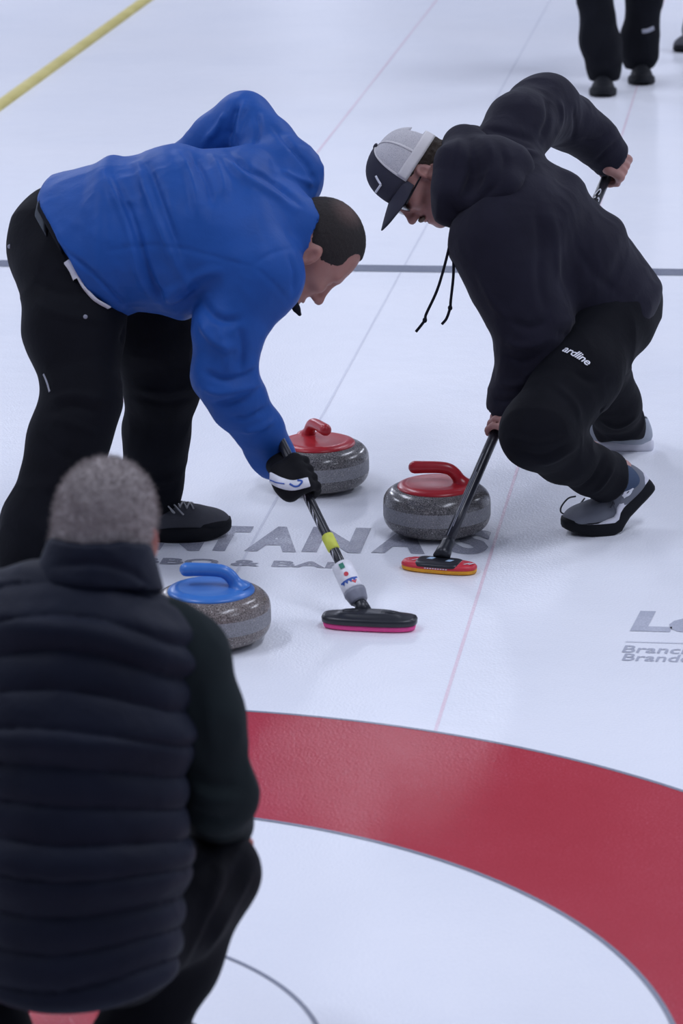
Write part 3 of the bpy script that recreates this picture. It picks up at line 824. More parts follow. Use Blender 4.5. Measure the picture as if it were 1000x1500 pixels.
# ------------------------------------------------------------------ shoes
def shoe(parent, heel, toe, up=(0, 0, 1), L=0.30, W=0.052, flex=0.0, roll=0.0, m_up=None, m_sole=None, m_mid=None, sole_h=0.034, m_toe=None, m_lace=None, label=None, name='shoe', collar=0.094, side_out=1):
    """heel/toe: ground points; local x runs heel -> toe. flex lifts the heel about the ball"""
    heel = np.asarray(heel, float); toe = np.asarray(toe, float)
    x = nrm(toe-heel); u = nrm(np.asarray(up)-x*np.dot(up, x)); y = np.cross(u, x)
    bx = 0.60*L
    def place(P):
        P = np.array(P, float).reshape(-1, 3); X, Y, Z = P[:, 0].copy(), P[:, 1], P[:, 2].copy()
        if flex:
            # smooth bend: parts behind the ball of the foot turn upward about it
            tt = np.clip((bx-X)/(0.22*L), 0, 1); ang = flex*(tt*tt*(3-2*tt))
            dx = X-bx; nz = Z
            nX = bx+dx*np.cos(ang)+0*nz + nz*np.sin(ang); nZ = -dx*np.sin(ang)+nz*np.cos(ang)
            X, Z = nX, nZ
        return heel+np.outer(X, x)+np.outer(Y, y)+np.outer(Z, u)
    # sole outline
    def outline(n=56, grow=0.0):
        pts = []
        for i in range(n):
            t = 2*math.pi*i/n; cx = math.cos(t); sy = math.sin(t)
            X = L*(0.5+0.5*math.copysign(abs(cx)**0.86, cx))
            f = X/L
            w = W*(0.66+0.10*math.sin(f*math.pi)+0.40*max(0, math.sin((f-0.20)*math.pi/0.95))**1.3-0.05*math.exp(-((f-0.40)/0.12)**2))
            Y = w*math.copysign(abs(sy)**0.62, sy)
            pts.append(((X-L/2)*(1+grow/L*2)+L/2, Y*(1+grow/W)))
        return pts
    o0 = outline()
    def ring(z, g, rock=0.0):
        out = []
        for X, Y in outline(grow=g):
            f = X/L; out.append((X, Y, z+rock*max(0, (f-0.72)/0.28)**2*0.020))
        return out
    secs = [(0.002, -0.006, 1), (0.0, -0.002, 1), (0.006, 0.001, 1), (sole_h*0.6, 0.0015, 0.8), (sole_h, -0.0005, 0.6), (sole_h+0.003, -0.005, 0.5)]
    V = []; n = len(o0)
    for z, g, rk in secs: V += ring(z, g, rk)
    Fc = []
    for i in range(len(secs)-1):
        for k in range(n): Fc.append((i*n+k, i*n+(k+1) % n, (i+1)*n+(k+1) % n, (i+1)*n+k))
    # fill the two faces with strips so that they bend cleanly
    for b, flip in ((0, True), ((len(secs)-1)*n, False)):
        for k in range(n//2-1):
            q = (b+k, b+k+1, b+(n-k-2) % n+0, b+(n-k-1) % n) if k else (b, b+1, b+n-1)
            if k: q = (b+k, b+k+1, b+n-k-1, b+n-k)
            Fc.append(tuple(reversed(q)) if flip else q)
        q = (b+n//2-1, b+n//2, b+n//2+1); Fc.append(tuple(reversed(q)) if flip else q)
    # upper
    S = Shape()
    S.ell((0.155*L/0.3, 0, sole_h+0.004), (0.138*L/0.3, W*0.92, 0.040), None, 0.02)
    S.ell((0.225*L/0.3, 0, sole_h+0.004), (0.068*L/0.3, W*0.94, 0.034), None, 0.02)
    S.ell((0.055*L/0.3, 0, sole_h+0.018), (0.050*L/0.3, W*0.66, 0.052), None, 0.02)
    S.oval((0.068*L/0.3, 0, sole_h+0.01), (0.056*L/0.3, W*0.64), (0.070*L/0.3, 0, collar), (0.050*L/0.3, W*0.60), (1, 0, 0), 0.02, cap=0.12)
    S.cone((0.105*L/0.3, 0, collar-0.012), 0.026, (0.205*L/0.3, 0, sole_h+0.022), 0.020, 0.03)
    S.cut((0, 0, sole_h-0.006), (0, 0, -1), 0.003)
    S.oval((0.068*L/0.3, 0, collar-0.020), (0.046*L/0.3, W*0.50), (0.066*L/0.3, 0, collar+0.03), (0.044*L/0.3, W*0.50), (1, 0, 0), 0.006, '-', cap=0.2)
    Vu, Qu = polygonise(S, 0.004); Vu = relax(Vu, Qu, 2)
    so = link(name, mesh_np(place(Vu), Qu), m_up, parent)
    if label: so['label'] = label
    sl = link('sole', mesh_pd(place(V), Fc), m_sole, so)
    if m_mid is not None:
        V = []
        ms = [(sole_h-0.002, 0.0005, 0.6), (sole_h+0.005, 0.001, 0.55), (sole_h+0.013, -0.002, 0.5), (sole_h+0.014, -0.008, 0.5)]
        for z, g, rk in ms: 
            for (X, Y, Z) in ring(z, g, rk):
                q = min(1, max(0, (0.80-X/L)/0.3)); q = q*q*(3-2*q); V.append((X, Y, (Z-sole_h+0.002)*q+sole_h-0.002+(0.012*max(0, 0.55-X/L) if z > sole_h else 0)))
        Fc2 = []
        for i in range(len(ms)-1):
            for k in range(n): Fc2.append((i*n+k, i*n+(k+1) % n, (i+1)*n+(k+1) % n, (i+1)*n+k))
        link('midsole', mesh_pd(place(V), Fc2), m_mid, so)['label'] = 'white midsole edge'
    if m_toe is not None:
        S2 = Shape(); S2.ell((0.228*L/0.3, 0, sole_h+0.002), (0.070*L/0.3, W*0.985, 0.030), None, 0.01)
        S2.cut((0, 0, sole_h-0.004), (0, 0, -1), 0.003); S2.cut((0.205*L/0.3, 0, sole_h+0.004), (-0.8, 0, 0.6), 0.004)
        V2, Q2 = polygonise(S2, 0.004); link('toe_cap', mesh_np(place(relax(V2, Q2, 1)), Q2), m_toe, so)
    if m_lace is not None:
        bvu = BVHTree.FromPolygons([tuple(v) for v in Vu], [tuple(q) for q in Qu])
        def top(X, Y):
            h = bvu.ray_cast(Vector((X, Y, 0.3)), Vector((0, 0, -1))); return np.array(h[0])+np.array((0, 0, 0.0015)) if h[0] else np.array((X, Y, 0.07))
        for i in range(5):
            X = (0.128+0.017*i)*L/0.3; hw = 0.021+0.001*i
            for sgn in (-1, 1):
                P = [top(X+0.009*t*sgn, hw*t) for t in np.linspace(-1, 1, 7)]
                Vl, Fl = tube(P, [0.0026]*7, 6); link('lace', mesh_pd(place(Vl), Fl), m_lace, so)
        for sgn in (-1, 1):
            b = top(0.120*L/0.3, 0.004*sgn)
            P = spline([b, b+np.array((0.006, 0.020*sgn, 0.010)), b+np.array((0.018, 0.038*sgn, -0.006)), b+np.array((0.036, 0.044*sgn, -0.026)), b+np.array((0.030, 0.036*sgn, -0.024)), b+np.array((0.012, 0.018*sgn, 0.002)), b], 5)
            Vl, Fl = tube(P, [0.0022]*len(P), 6); link('lace_bow', mesh_pd(place(Vl), Fl), m_lace, so)
            P = spline([b, b+np.array((0.020, 0.014*sgn, 0.004)), b+np.array((0.046, 0.034*sgn, -0.020)), b+np.array((0.060, 0.042*sgn, -0.034))], 5)
            Vl, Fl = tube(P, [0.0022]*len(P), 6); link('lace_end', mesh_pd(place(Vl), Fl), m_lace, so)
    return so

# ================================================================== sweeper in the blue jacket
pa = gr(150, 850)
pA = empty('person', (pa[0], pa[1], 0), 'person bent over sweeping in a blue jacket and black trousers', 'person', 'players on the ice')
hipR, kneeR, ankR = at(108, 410, 2.84), at(116, 588, 2.69), at(50, 850, 2.60)
hipL, kneeL, ankL = at(182, 395, 3.04), at(238, 572, 3.08), at(226, 742, 3.16)
shR, elR, wrR = at(370, 396, 2.77), at(336, 550, 2.72), at(402, 668, 2.81)
shL, elL, wrL = at(417, 254, 3.08), at(357, 176, 3.24), at(262, 246, 3.24)
pel = at(95, 362, 2.92); neckA = at(425, 338, 2.93)
uA = nrm(shL-shR)
FA = img_dir(0.47, 0.88, -0.30); UA = img_dir(0.88, -0.47, 0.0)
earA = at(455, 379, 2.86)
HA = Frame(earA, FA, UA, 1.10)
# S axis must point to his left (away from the lens); the ear seen is the right one at l=-0.073
HA.o = earA-HA.s*(-0.078)*HA.S
gA = A_BASE+axA[2]*s_of(A_BASE, A_TOP, 707)
gA2 = A_TOP-axA[2]*0.05
# body under the clothes: one continuous skin
S = Shape()
head_prims(S, HA)
S.cone(HA(-0.015, 0, -0.02), 0.060, neckA, 0.066, 0.03)
S.cone(neckA, 0.06, at(330, 335, 2.93), 0.11, 0.05)
S.oval(at(340, 335, 2.93), (0.17, 0.11), pel, (0.15, 0.11), uA, 0.05)
for a, b, c in ((hipR, kneeR, ankR), (hipL, kneeL, ankL)): S.chain([(a, 0.085), (b, 0.058), (c, 0.040)], 0.04)
for a, b, c in ((shR, elR, wrR), (shL, elL, wrL)): S.chain([(a, 0.062), (b, 0.045), (c, 0.029)], 0.03)
grip_prims(S, gA, axA[2], img_dir(-0.6, -0.5, 0.6), wrR, 0.0125)
grip_prims(S, gA2, axA[2], img_dir(0.3, -0.8, -0.5), wrL, 0.0125)
cloth('body', S, 0.0038, M['skin'], pA, relax_it=1)
# hair: close crop with a thinner crown
S = Shape()
S.ell(HA(-0.006, 0, 0.049), np.array((0.0975, 0.0790, 0.0915))*HA.s, HA.ax(), 0.01)
S.cone(HA(-0.062, 0, -0.005), 0.048*HA.s, HA(-0.066, 0, -0.055), 0.040*HA.s, 0.02)
S.ell(HA(0.100, 0, 0.000), np.array((0.076, 0.105, 0.098))*HA.s, HA.ax(), 0.012, '-')
for l in (-1, 1):
    S.ell(HA(0.078, 0.046*l, 0.078), np.array((0.036, 0.034, 0.030))*HA.s, HA.ax(), 0.012, '-')
    S.ell(HA(0.010, 0.088*l, -0.022), np.array((0.030, 0.030, 0.042))*HA.s, HA.ax(), 0.008, '-')
def fuzz(amp, fr):
    def f(V, Q):
        n = vnormals(V, Q); return V+n*(amp*vnoise(V*fr))[:, None]
    return f
hm = M['hair_dark']; nt = hm.node_tree           # thinning crown
tcn = N(hm, 'ShaderNodeTexCoord'); vd = N(hm, 'ShaderNodeVectorMath', operation='DISTANCE'); vd.inputs[1].default_value = tuple(HA(-0.045, -0.030, 0.125))
nt.links.new(tcn.outputs['Object'], vd.inputs[0])
fr_ = ramp(hm, vd.outputs['Value'], [(0.012, (0.30, 0.30, 0.30)), (0.055, (0, 0, 0))])
mx_ = N(hm, 'ShaderNodeMix'); mx_.data_type = 'RGBA'; mx_.inputs[7].default_value = (0.25, 0.14, 0.12, 1)
src = nt.nodes['Principled BSDF'].inputs['Base Color'].links[0].from_socket
nt.links.new(fr_, mx_.inputs[0]); nt.links.new(src, mx_.inputs[6]); setcol(hm, mx_.outputs[2])
cloth('hair', S, 0.0035, M['hair_dark'], pA, relax_it=1, post=fuzz(0.0010, 260), label='close-cropped dark hair')
for l in (-1, 1):
    S = Shape(); S.cone(HA(0.092, 0.014*l, 0.034), 0.0050, HA(0.076, 0.046*l, 0.039), 0.0035, 0.004)
    cloth('eyebrow', S, 0.003, M['hair_dark'], pA, relax_it=0)
# trousers
S = Shape()
S.ell(at(106, 374, 2.92), (0.160, 0.180, 0.155), np.array([nrm(neckA-pel), uA, np.cross(nrm(neckA-pel), uA)]), 0.03)
S.cone(at(84, 342, 2.94), 0.10, at(150, 375, 2.95), 0.13, 0.05)
S.chain([(hipR, 0.118), (at(108, 480, 2.78), 0.118), (at(121, 586, 2.69), 0.084), (at(102, 640, 2.67), 0.090), (at(66, 770, 2.63), 0.097), (at(48, 862, 2.60), 0.098)], 0.05)
S.chain([(hipL, 0.120), (at(220, 480, 3.06), 0.112), (at(238, 560, 3.08), 0.088), (at(229, 640, 3.11), 0.078), (at(224, 700, 3.14), 0.073), (at(221, 744, 3.16), 0.068)], 0.045)
S.clip(at(222, 754, 3.16), (0, 0, -1)); S.clip(np.array([ankR[0], ankR[1], 0.035]), (0, 0, -1))
foldsT = [([(80, 600), (110, 596), (150, 606)], 0.012, -0.006), ([(75, 585), (110, 578), (165, 590)], 0.010, 0.004), ([(70, 612), (110, 622), (155, 640)], 0.012, 0.005),
          ([(60, 640), (95, 668), (140, 676)], 0.012, -0.005), ([(60, 720), (90, 700), (118, 660)], 0.014, 0.006), ([(195, 580), (240, 590), (285, 582)], 0.010, -0.005), ([(200, 570), (240, 575), (288, 566)], 0.010, 0.004),
          ([(190, 690), (225, 705), (262, 700)], 0.010, 0.006), ([(190, 715), (225, 722), (258, 718)], 0.009, -0.005), ([(176, 500), (190, 470), (215, 455)], 0.012, -0.006), ([(40, 410), (90, 430), (150, 425)], 0.012, -0.004), ([(45, 440), (95, 462), (160, 470)], 0.012, 0.004)]
trA = cloth('trousers', S, 0.0055, M['black_trouser'], pA, foldsT, 0.0035, 11, relax_it=3)
# jacket
S = Shape()
w_ = nrm(neckA-pel)
S.oval(at(90, 356, 2.90), (0.200, 0.146), at(170, 344, 2.89), (0.210, 0.166), uA, 0.03, cap=0.35)
S.oval(at(170, 342, 2.89), (0.200, 0.172), at(262, 340, 2.90), (0.222, 0.182), uA, 0.05, cap=0.4)
S.oval(at(262, 340, 2.90), (0.222, 0.182), at(372, 322, 2.93), (0.215, 0.150), uA, 0.06, cap=0.5)
S.chain([(at(330, 330, 2.93), 0.12), (at(408, 330, 2.93), 0.088), (at(430, 336, 2.93), 0.074)], 0.05)
S.chain([(at(300, 345, 2.84), 0.12), (at(381, 405, 2.78), 0.100)], 0.07)
S.chain([(at(381, 405, 2.78), 0.100), (at(336, 480, 2.735), 0.081), (at(329, 550, 2.72), 0.073), (at(350, 590, 2.74), 0.062), (at(380, 628, 2.775), 0.054), (at(396, 664, 2.81), 0.049), (at(404, 676, 2.82), 0.047)], 0.035)
S.chain([(at(345, 310, 3.00), 0.11), (at(417, 258, 3.08), 0.090)], 0.07)
S.chain([(at(417, 258, 3.08), 0.090), (at(390, 214, 3.16), 0.068), (at(357, 176, 3.24), 0.068), (at(318, 203, 3.24), 0.062), (wrL, 0.050)], 0.03)
S.cone(at(432, 337, 2.93), 0.080, at(446, 341, 2.93), 0.074, 0.012)                                    # stand-up collar
S.clip(at(412, 686, 2.83), nrm(wrR-elR))
S.cut(at(104, 379, 2.80), img_dir(-0.86, 0.50, 0.0), 0.006)
S.cone(at(408, 681, 2.825), 0.038, at(425, 705, 2.85), 0.040, 0.004, '-')
S.cone(at(450, 343, 2.93), 0.064, at(480, 355, 2.93), 0.075, 0.006, '-')
foldsJ = [([(150, 250), (185, 320), (205, 400), (225, 440)], 0.013, 0.006), ([(168, 262), (196, 330), (222, 410), (246, 448)], 0.010, -0.006),
          ([(200, 238), (222, 300), (250, 370), (280, 430)], 0.012, 0.006), ([(215, 240), (240, 305), (265, 372)], 0.010, -0.005),
          ([(262, 222), (282, 270), (292, 320)], 0.013, 0.006), ([(280, 222), (300, 262), (310, 300)], 0.010, -0.005), ([(310, 225), (325, 262), (330, 290)], 0.012, 0.005),
          ([(335, 222), (360, 245), (395, 262), (440, 300)], 0.010, -0.005), ([(330, 230), (352, 256), (390, 280), (430, 306)], 0.012, 0.006),
          ([(150, 370), (190, 362), (240, 360), (300, 372), (350, 386), (370, 390)], 0.006, -0.0011), ([(370, 390), (395, 372), (432, 362)], 0.006, -0.0012), ([(370, 390), (400, 415), (425, 445)], 0.007, -0.0012),
          ([(295, 440), (310, 460), (330, 470), (355, 468)], 0.012, -0.006), ([(292, 470), (315, 500), (345, 510)], 0.012, 0.006), ([(300, 545), (325, 556), (358, 552), (380, 540)], 0.010, -0.006),
          ([(298, 570), (325, 575), (360, 568), (386, 560)], 0.010, 0.005), ([(312, 592), (340, 590), (370, 580)], 0.009, -0.005), ([(340, 612), (365, 612), (392, 598)], 0.009, -0.004), ([(352, 632), (378, 628), (402, 615)], 0.009, 0.004),
          ([(320, 480), (330, 510), (333, 545)], 0.012, 0.005), ([(350, 480), (356, 510), (352, 545)], 0.012, -0.005),
          ([(348, 150), (338, 180), (335, 205)], 0.010, -0.007), ([(358, 150), (352, 180), (350, 208)], 0.010, 0.006), ([(375, 165), (378, 190), (372, 212)], 0.009, -0.004), ([(330, 165), (320, 185), (300, 208)], 0.009, 0.005),
          ([(400, 185), (425, 215), (452, 245), (462, 275)], 0.009, -0.004), ([(410, 250), (435, 262), (465, 270)], 0.011, 0.004), ([(55, 318), (75, 352), (110, 378), (145, 408), (185, 448)], 0.006, -0.004),
          ([(425, 370), (432, 400), (430, 430)], 0.010, -0.004), ([(250, 455), (270, 445), (292, 425)], 0.012, -0.006), ([(235, 448), (262, 420), (300, 400), (330, 396)], 0.014, 0.005)]
foldsJ = [(a, b, c*2.0) for a, b, c in foldsJ]
jkA = cloth('jacket', S, 0.005, M['blue_jacket'], pA, foldsJ, 0.0030, 9, relax_it=3, wr2=0.0010)
# dark shirt hem, belt and white shirt tail below the jacket hem
S = Shape()
S.oval(at(84, 358, 2.905), (0.190, 0.148), at(120, 352, 2.90), (0.200, 0.152), uA, 0.02, cap=0.1)
S.cut(at(99, 383, 2.80), img_dir(-0.86, 0.50, 0.0), 0.004)
cloth('undershirt', S, 0.005, M['dark_rib'], pA)
S = Shape(); S.oval(at(74, 362, 2.91), (0.186, 0.146), at(90, 360, 2.91), (0.188, 0.148), uA, 0.02, cap=0.06)
S.cut(at(88, 380, 2.80), img_dir(-0.86, 0.50, 0.0), 0.004)
cloth('belt', S, 0.005, M['belt'], pA, label='dark grey belt')
def strip(name, pix, w, m, target, parent, lift=0.002, label=None):
    """narrow strip laid along the surface of a garment"""
    me = target.data; V = np.empty(len(me.vertices)*3, np.float32); me.vertices.foreach_get('co', V); V = V.reshape(-1, 3)
    bv = BVHTree.FromPolygons([tuple(v) for v in V], [tuple(p.vertices) for p in me.polygons])
    pts = []; nn = []
    for p in spline([(x, y, 0) for x, y in pix], 6):
        h = bv.ray_cast(Vector(CAM_O), Vector(nrm(ray(p[0], p[1]))))
        if h[0] is not None: pts.append(np.array(h[0])); nn.append(np.array(h[1]))
    if len(pts) < 2: return None
    W = w if isinstance(w, (list, tuple)) else [w, w]
    V = []; Fc = []
    for i, p in enumerate(pts):
        t = nrm(pts[min(i+1, len(pts)-1)]-pts[max(i-1, 0)]); n = nn[i] if np.dot(nn[i], CAM_O-p) > 0 else -nn[i]
        sd = np.cross(t, n); f = i/(len(pts)-1); ww = W[0]+(W[1]-W[0])*f
        for a, z in ((-0.5, 0.0), (-0.45, lift), (0.45, lift), (0.5, 0.0)): V.append(p+sd*ww*a+n*z)
    Fc = [(i*4+j, i*4+j+1, i*4+j+5, i*4+j+4) for i in range(len(pts)-1) for j in range(3)]
    o = link(name, mesh_pd(V, Fc), m, parent)
    if label: o['label'] = label
    return o
strip('shirt_tail', [(98, 384), (106, 395), (113, 409)], [0.016, 0.020], M['shirt_white'], trA, pA, 0.010, 'white shirt tail below the jacket')
strip('hem_piping', [(113, 405), (123, 423), (138, 440), (158, 452)], [0.006, 0.003], M['shirt_white'], trA, pA, 0.012)
for px, py in ((125, 464), (14, 361)):
    h = on_surface(*(lambda me: (np.array([v.co[:] for v in me.vertices]), [tuple(p.vertices) for p in me.polygons]))(trA.data), [(px, py)])[0]
    if h is not None:
        V, Fc = tube([h-nrm(ray(px, py))*-0.004, h-nrm(ray(px, py))*0.003, h-nrm(ray(px, py))*0.004], [0.0055, 0.0055, 0.003], 12); link('snap_button', mesh_pd(V, Fc), M['grey_plastic'], trA)
strip('zip', [(64, 548), (69, 560), (73, 574)], 0.005, M['grey_plastic'], trA, trA, 0.002, 'pale pocket zip')
# collar point under the chin
S = Shape(); S.chain([(at(428, 440, 2.86), 0.012), (at(434, 452, 2.86), 0.009), (at(439, 461, 2.86), 0.005)], 0.006); cloth('collar_point', S, 0.003, M['dark_rib'], pA)
# gloves
S = Shape()
grip_prims(S, gA, axA[2], img_dir(-0.6, -0.5, 0.6), wrR, 0.0125, 0.0128, palm_r=0.0235, spread=0.0255)
S.cone(wrR, 0.036, gA+0.45*(wrR-gA), 0.034, 0.02)
glA = cloth('glove', S, 0.0035, M['glove'], pA, relax_it=1, label='black glove gripping the broom low')
S = Shape(); grip_prims(S, gA2, axA[2], img_dir(0.3, -0.8, -0.5), wrL, 0.0125, 0.0112, palm_r=0.0215)
S.cone(wrL, 0.034, gA2+0.5*(wrL-gA2), 0.034, 0.02)
cloth('glove', S, 0.0045, M['glove'], pA, relax_it=1)
strip('glove_band', [(394, 698), (408, 706), (428, 711), (452, 706)], 0.026, M['white_print'], glA, glA, 0.003, 'white band with a dark blue mark')
strip('glove_band_mark', [(397, 703), (406, 707), (417, 709)], 0.003, M['blue_print'], glA, glA, 0.0045)
strip('glove_band_mark', [(424, 709), (431, 713), (438, 712), (443, 706), (436, 704)], 0.005, M['blue_print'], glA, glA, 0.0045)
strip('glove_cuff', [(421, 656), (428, 655), (434, 656)], 0.012, M['white_print'], glA, glA, 0.003)
# shoes
th, tt = gr(216, 794), gr(338, 782); 
hL_ = np.array([th[0]-0.05, 3.10, 0]); 
shoe(pA, np.array([-0.364, 3.105, 0.0]), np.array([-0.074, 3.165, 0.0]), L=0.305, W=0.056, m_up=M['shoe_dark'], m_sole=M['sole_black'], sole_h=0.036, m_toe=M['sole_black'], m_lace=M['lace'], label='dark grey shoe with thick black sole and pale laces')
sf = gr(50, 893)
shoe(pA, np.array([sf[0]-0.10, sf[1]-0.02, 0.0]), np.array([sf[0]+0.19, sf[1]+0.03, 0.0]), L=0.305, W=0.056, m_up=M['shoe_dark'], m_sole=M['sole_black'], sole_h=0.036, m_toe=M['sole_black'], m_lace=M['lace'])

# ================================================================== sweeper in the dark hoodie
pb = gr(890, 770)
pB = empty('person', (pb[0], pb[1], 0), 'person lunging with a broom in a dark hoodie and trucker cap', 'person', 'players on the ice')
hipLb, kneeLb, ankLb = at(890, 470, 3.44), at(790, 634, 3.06), at(908, 692, 3.32)
hipRb, kneeRb, ankRb = at(900, 445, 3.62), at(872, 525, 3.82), at(912, 628, 4.10)
shLb, elLb, wrLb = at(732, 345, 3.32), at(776, 484, 3.28), at(740, 600, 3.285)
shRb, elRb, wrRb = at(768, 195, 3.62), at(812, 160, 3.86), at(890, 228, 3.94)
pelB = at(905, 430, 3.52); neckB = at(690, 262, 3.42)
uB = nrm(shLb-shRb)
FB = img_dir(-0.44, 0.90, 0.10); UB = img_dir(-0.90, -0.44, 0.05)
HB = Frame(at(622, 256, 3.36), FB, UB, 0.97)
HB.o = HB.o-HB.s*(0.076)*HB.S
gB = B_BASE+axB[2]*s_of(B_BASE, B_TOP, 622)
gB2 = B_BASE+axB[2]*s_of(B_BASE, B_TOP, 250)
palmB = img_dir(0.7, 0.0, 0.5); palmB2 = img_dir(0.35, -0.3, 0.9)
S = Shape(); head_prims(S, HB, jaw=0.95)
S.cone(HB(-0.018, 0, -0.02), 0.056, neckB, 0.062, 0.03)
S.cone(neckB, 0.06, at(745, 300, 3.42), 0.10, 0.05)
S.oval(at(745, 300, 3.42), (0.155, 0.095), pelB, (0.13, 0.095), uB, 0.05)
for a, b, c in ((hipLb, kneeLb, ankLb), (hipRb, kneeRb, ankRb)): S.chain([(a, 0.080), (b, 0.055), (c, 0.036)], 0.04)
for a, b, c in ((shLb, elLb, wrLb), (shRb, elRb, wrRb)): S.chain([(a, 0.058), (b, 0.042), (c, 0.028)], 0.03)
grip_prims(S, gB, axB[2], palmB, wrLb, 0.0138, side=-1)
grip_prims(S, gB2, axB[2], palmB2, wrRb, 0.0138, side=1)
cloth('body', S, 0.0038, M['skin_b'], pB, relax_it=1)
# hair at the nape, under the cap
S = Shape()
S.ell(HB(-0.012, 0, 0.036), np.array((0.094, 0.0775, 0.086))*HB.s, HB.ax(), 0.01)
S.cone(HB(-0.066, 0, 0.000), 0.050, HB(-0.090, 0, -0.060), 0.042, 0.03)
S.ell(HB(0.090, 0, -0.01), np.array((0.088, 0.110, 0.115)), HB.ax(), 0.010, '-')
for l in (-1, 1): S.ell(HB(0.004, 0.088*l, -0.016), np.array((0.030, 0.030, 0.040)), HB.ax(), 0.008, '-')
def tufts(V, Q):
    n = vnormals(V, Q); return V+n*(0.0045*vnoise(V*90)+0.002*vnoise(V*240))[:, None]
cloth('hair', S, 0.0035, M['hair_brown'], pB, relax_it=1, post=tufts, label='brown hair at the back of the neck')
S = Shape(); S.cone(HB(0.094, 0.022, -0.050), 0.0048, HB(0.099, 0.004, -0.045), 0.0060, 0.006); S.cone(HB(0.094, -0.022, -0.050), 0.0048, HB(0.099, -0.004, -0.045), 0.0060, 0.006)
M['hair_fair'] = hair_mat('hair_fair', (0.10, 0.065, 0.045), (0.20, 0.14, 0.10))
cloth('moustache', S, 0.003, M['hair_fair'], pB, relax_it=0, post=fuzz(0.0012, 300))
# cap: two dark front panels, pale mesh back panels, curved brim
capax = HB.ax()
tilt = 0.18
capF = Frame(HB(-0.004, 0, 0.058)+img_dir(1, -0.6)*0.007, img_dir(-0.545, 0.84, 0.08), img_dir(-0.84, -0.545, 0.05), 0.99)
def cap_shell(V0, keep):
    pass
def dome(fr, a0, a1, rings=14, n=40, r=(0.106, 0.086, 0.090), grow=0.0, z0=-0.022):
    """part of the crown between azimuths a0..a1 (0 = front), from the band up to the button"""
    V = []; Fc = []
    for i in range(n+1):
        a = a0+(a1-a0)*i/n
        for j in range(rings+1):
            t = j/rings; e = t*math.pi/2
            cx, cy = math.cos(a), math.sin(a)
            hz = z0*(1-t)**2+ (r[2]+grow+0.006*max(0, cx))*math.sin(e)**0.92
            rr = math.cos(e)**0.80
            bx = (r[0]+grow)*rr*cx-0.004; by = (r[1]+grow)*rr*cy
            V.append(fr(bx+0.010*max(0, cx)*math.sin(e*2)*0.6, by, hz))
    m = rings+1
    Fc = [(i*m+j, (i+1)*m+j, (i+1)*m+j+1, i*m+j+1) for i in range(n) for j in range(rings)]
    return V, Fc
def thick(me_V, Fc, th, centre):
    V = np.array(me_V); c = np.asarray(centre); n = len(V)
    inn = V+(c-V)/np.linalg.norm(c-V, axis=1)[:, None]*th
    F2 = [tuple(f) for f in Fc]+[tuple(n+i for i in reversed(f)) for f in Fc]
    from collections import Counter
    ec = Counter()
    for f in Fc:
        for a, b in zip(f, f[1:]+f[:1]): ec[(a, b)] += 1
    for (a, b) in list(ec):
        if (b, a) not in ec and a != b: F2.append((b, a, n+a, n+b))
    return np.concatenate([V, inn]), F2
cc = capF(0, 0, 0.02)
FRA = 1.12
V, Fc = dome(capF, -FRA, FRA); V, Fc = thick(V, Fc, 0.0025, cc)
cap = link('cap', mesh_pd(V, Fc), M['cap_grey'], pB); cap['label'] = 'grey and white trucker cap'
m = mat('cap_mesh', (0.50, 0.49, 0.50), 0.8); v = coords(m)
vo = N(m, 'ShaderNodeTexVoronoi'); vo.inputs['Scale'].default_value = 420; m.node_tree.links.new(v, vo.inputs['Vector'])
setcol(m, ramp(m, vo.outputs['Distance'], [(0.15, (0.28, 0.28, 0.32)), (0.45, (0.50, 0.485, 0.50))])); bump(m, vo.outputs['Distance'], 0.3, 0.001); M['cap_mesh'] = m
M['cap_white'] = fabric('cap_white', (0.62, 0.60, 0.60), 0.85, 0.04)
BK = 2.55
for a0, a1 in ((FRA, BK/1.0*0.72), (BK*0.72, BK), (-BK*0.72, -FRA), (-BK, -BK*0.72)):
    V, Fc = dome(capF, a0, a1, n=16, grow=-0.001); V, Fc = thick(V, Fc, 0.002, cc)
    link('mesh_panel', mesh_pd(V, Fc), M['cap_mesh'], cap)['label'] = 'pale mesh panel'
# rear piece above the strap opening
V, Fc = dome(capF, BK, 2*math.pi-BK, n=14, rings=14, grow=-0.001)
Vs = np.array(V); m_ = 15
Fc = [f for f in Fc if (f[0] % m_) >= 5]; V, Fc = thick(V, Fc, 0.002, cc)
link('mesh_panel', mesh_pd(V, Fc), M['cap_mesh'], cap)
# white sweat band and strap
def band(a0, a1, t0, t1, name, m, grow, n=40):
    full, _ = dome(capF, a0, a1, rings=28, n=n, grow=grow); mm = 29
    j0, j1 = int(t0*28), int(t1*28)
    V = []; 
    for i in range(n+1):
        for j in range(j0, j1+1): V.append(full[i*mm+j])
    k = j1-j0+1; Fc = [(i*k+j, (i+1)*k+j, (i+1)*k+j+1, i*k+j+1) for i in range(n) for j in range(k-1)]
    V, Fc = thick(V, Fc, 0.003, cc); return link(name, mesh_pd(V, Fc), m, cap)
band(FRA, 2*math.pi-FRA, 0.0, 0.15, 'cap_band', M['cap_white'], 0.0015, 60)
band(FRA-0.02, FRA+0.03, 0.0, 0.98, 'cap_seam', M['cap_white'], 0.0012, 3); band(-FRA-0.03, -FRA+0.02, 0.0, 0.98, 'cap_seam', M['cap_white'], 0.0012, 3)
band(BK*0.72-0.03, BK*0.72+0.03, 0.0, 0.98, 'cap_seam', M['cap_white'], 0.0012, 3); band(-BK*0.72-0.03, -BK*0.72+0.03, 0.0, 0.98, 'cap_seam', M['cap_white'], 0.0012, 3)
S = Shape(); S.ell(capF(-0.003, 0, 0.094), (0.0085, 0.0085, 0.005), capF.ax(), 0.004); cloth('cap_button', S, 0.0025, M['cap_grey'], cap, relax_it=0)
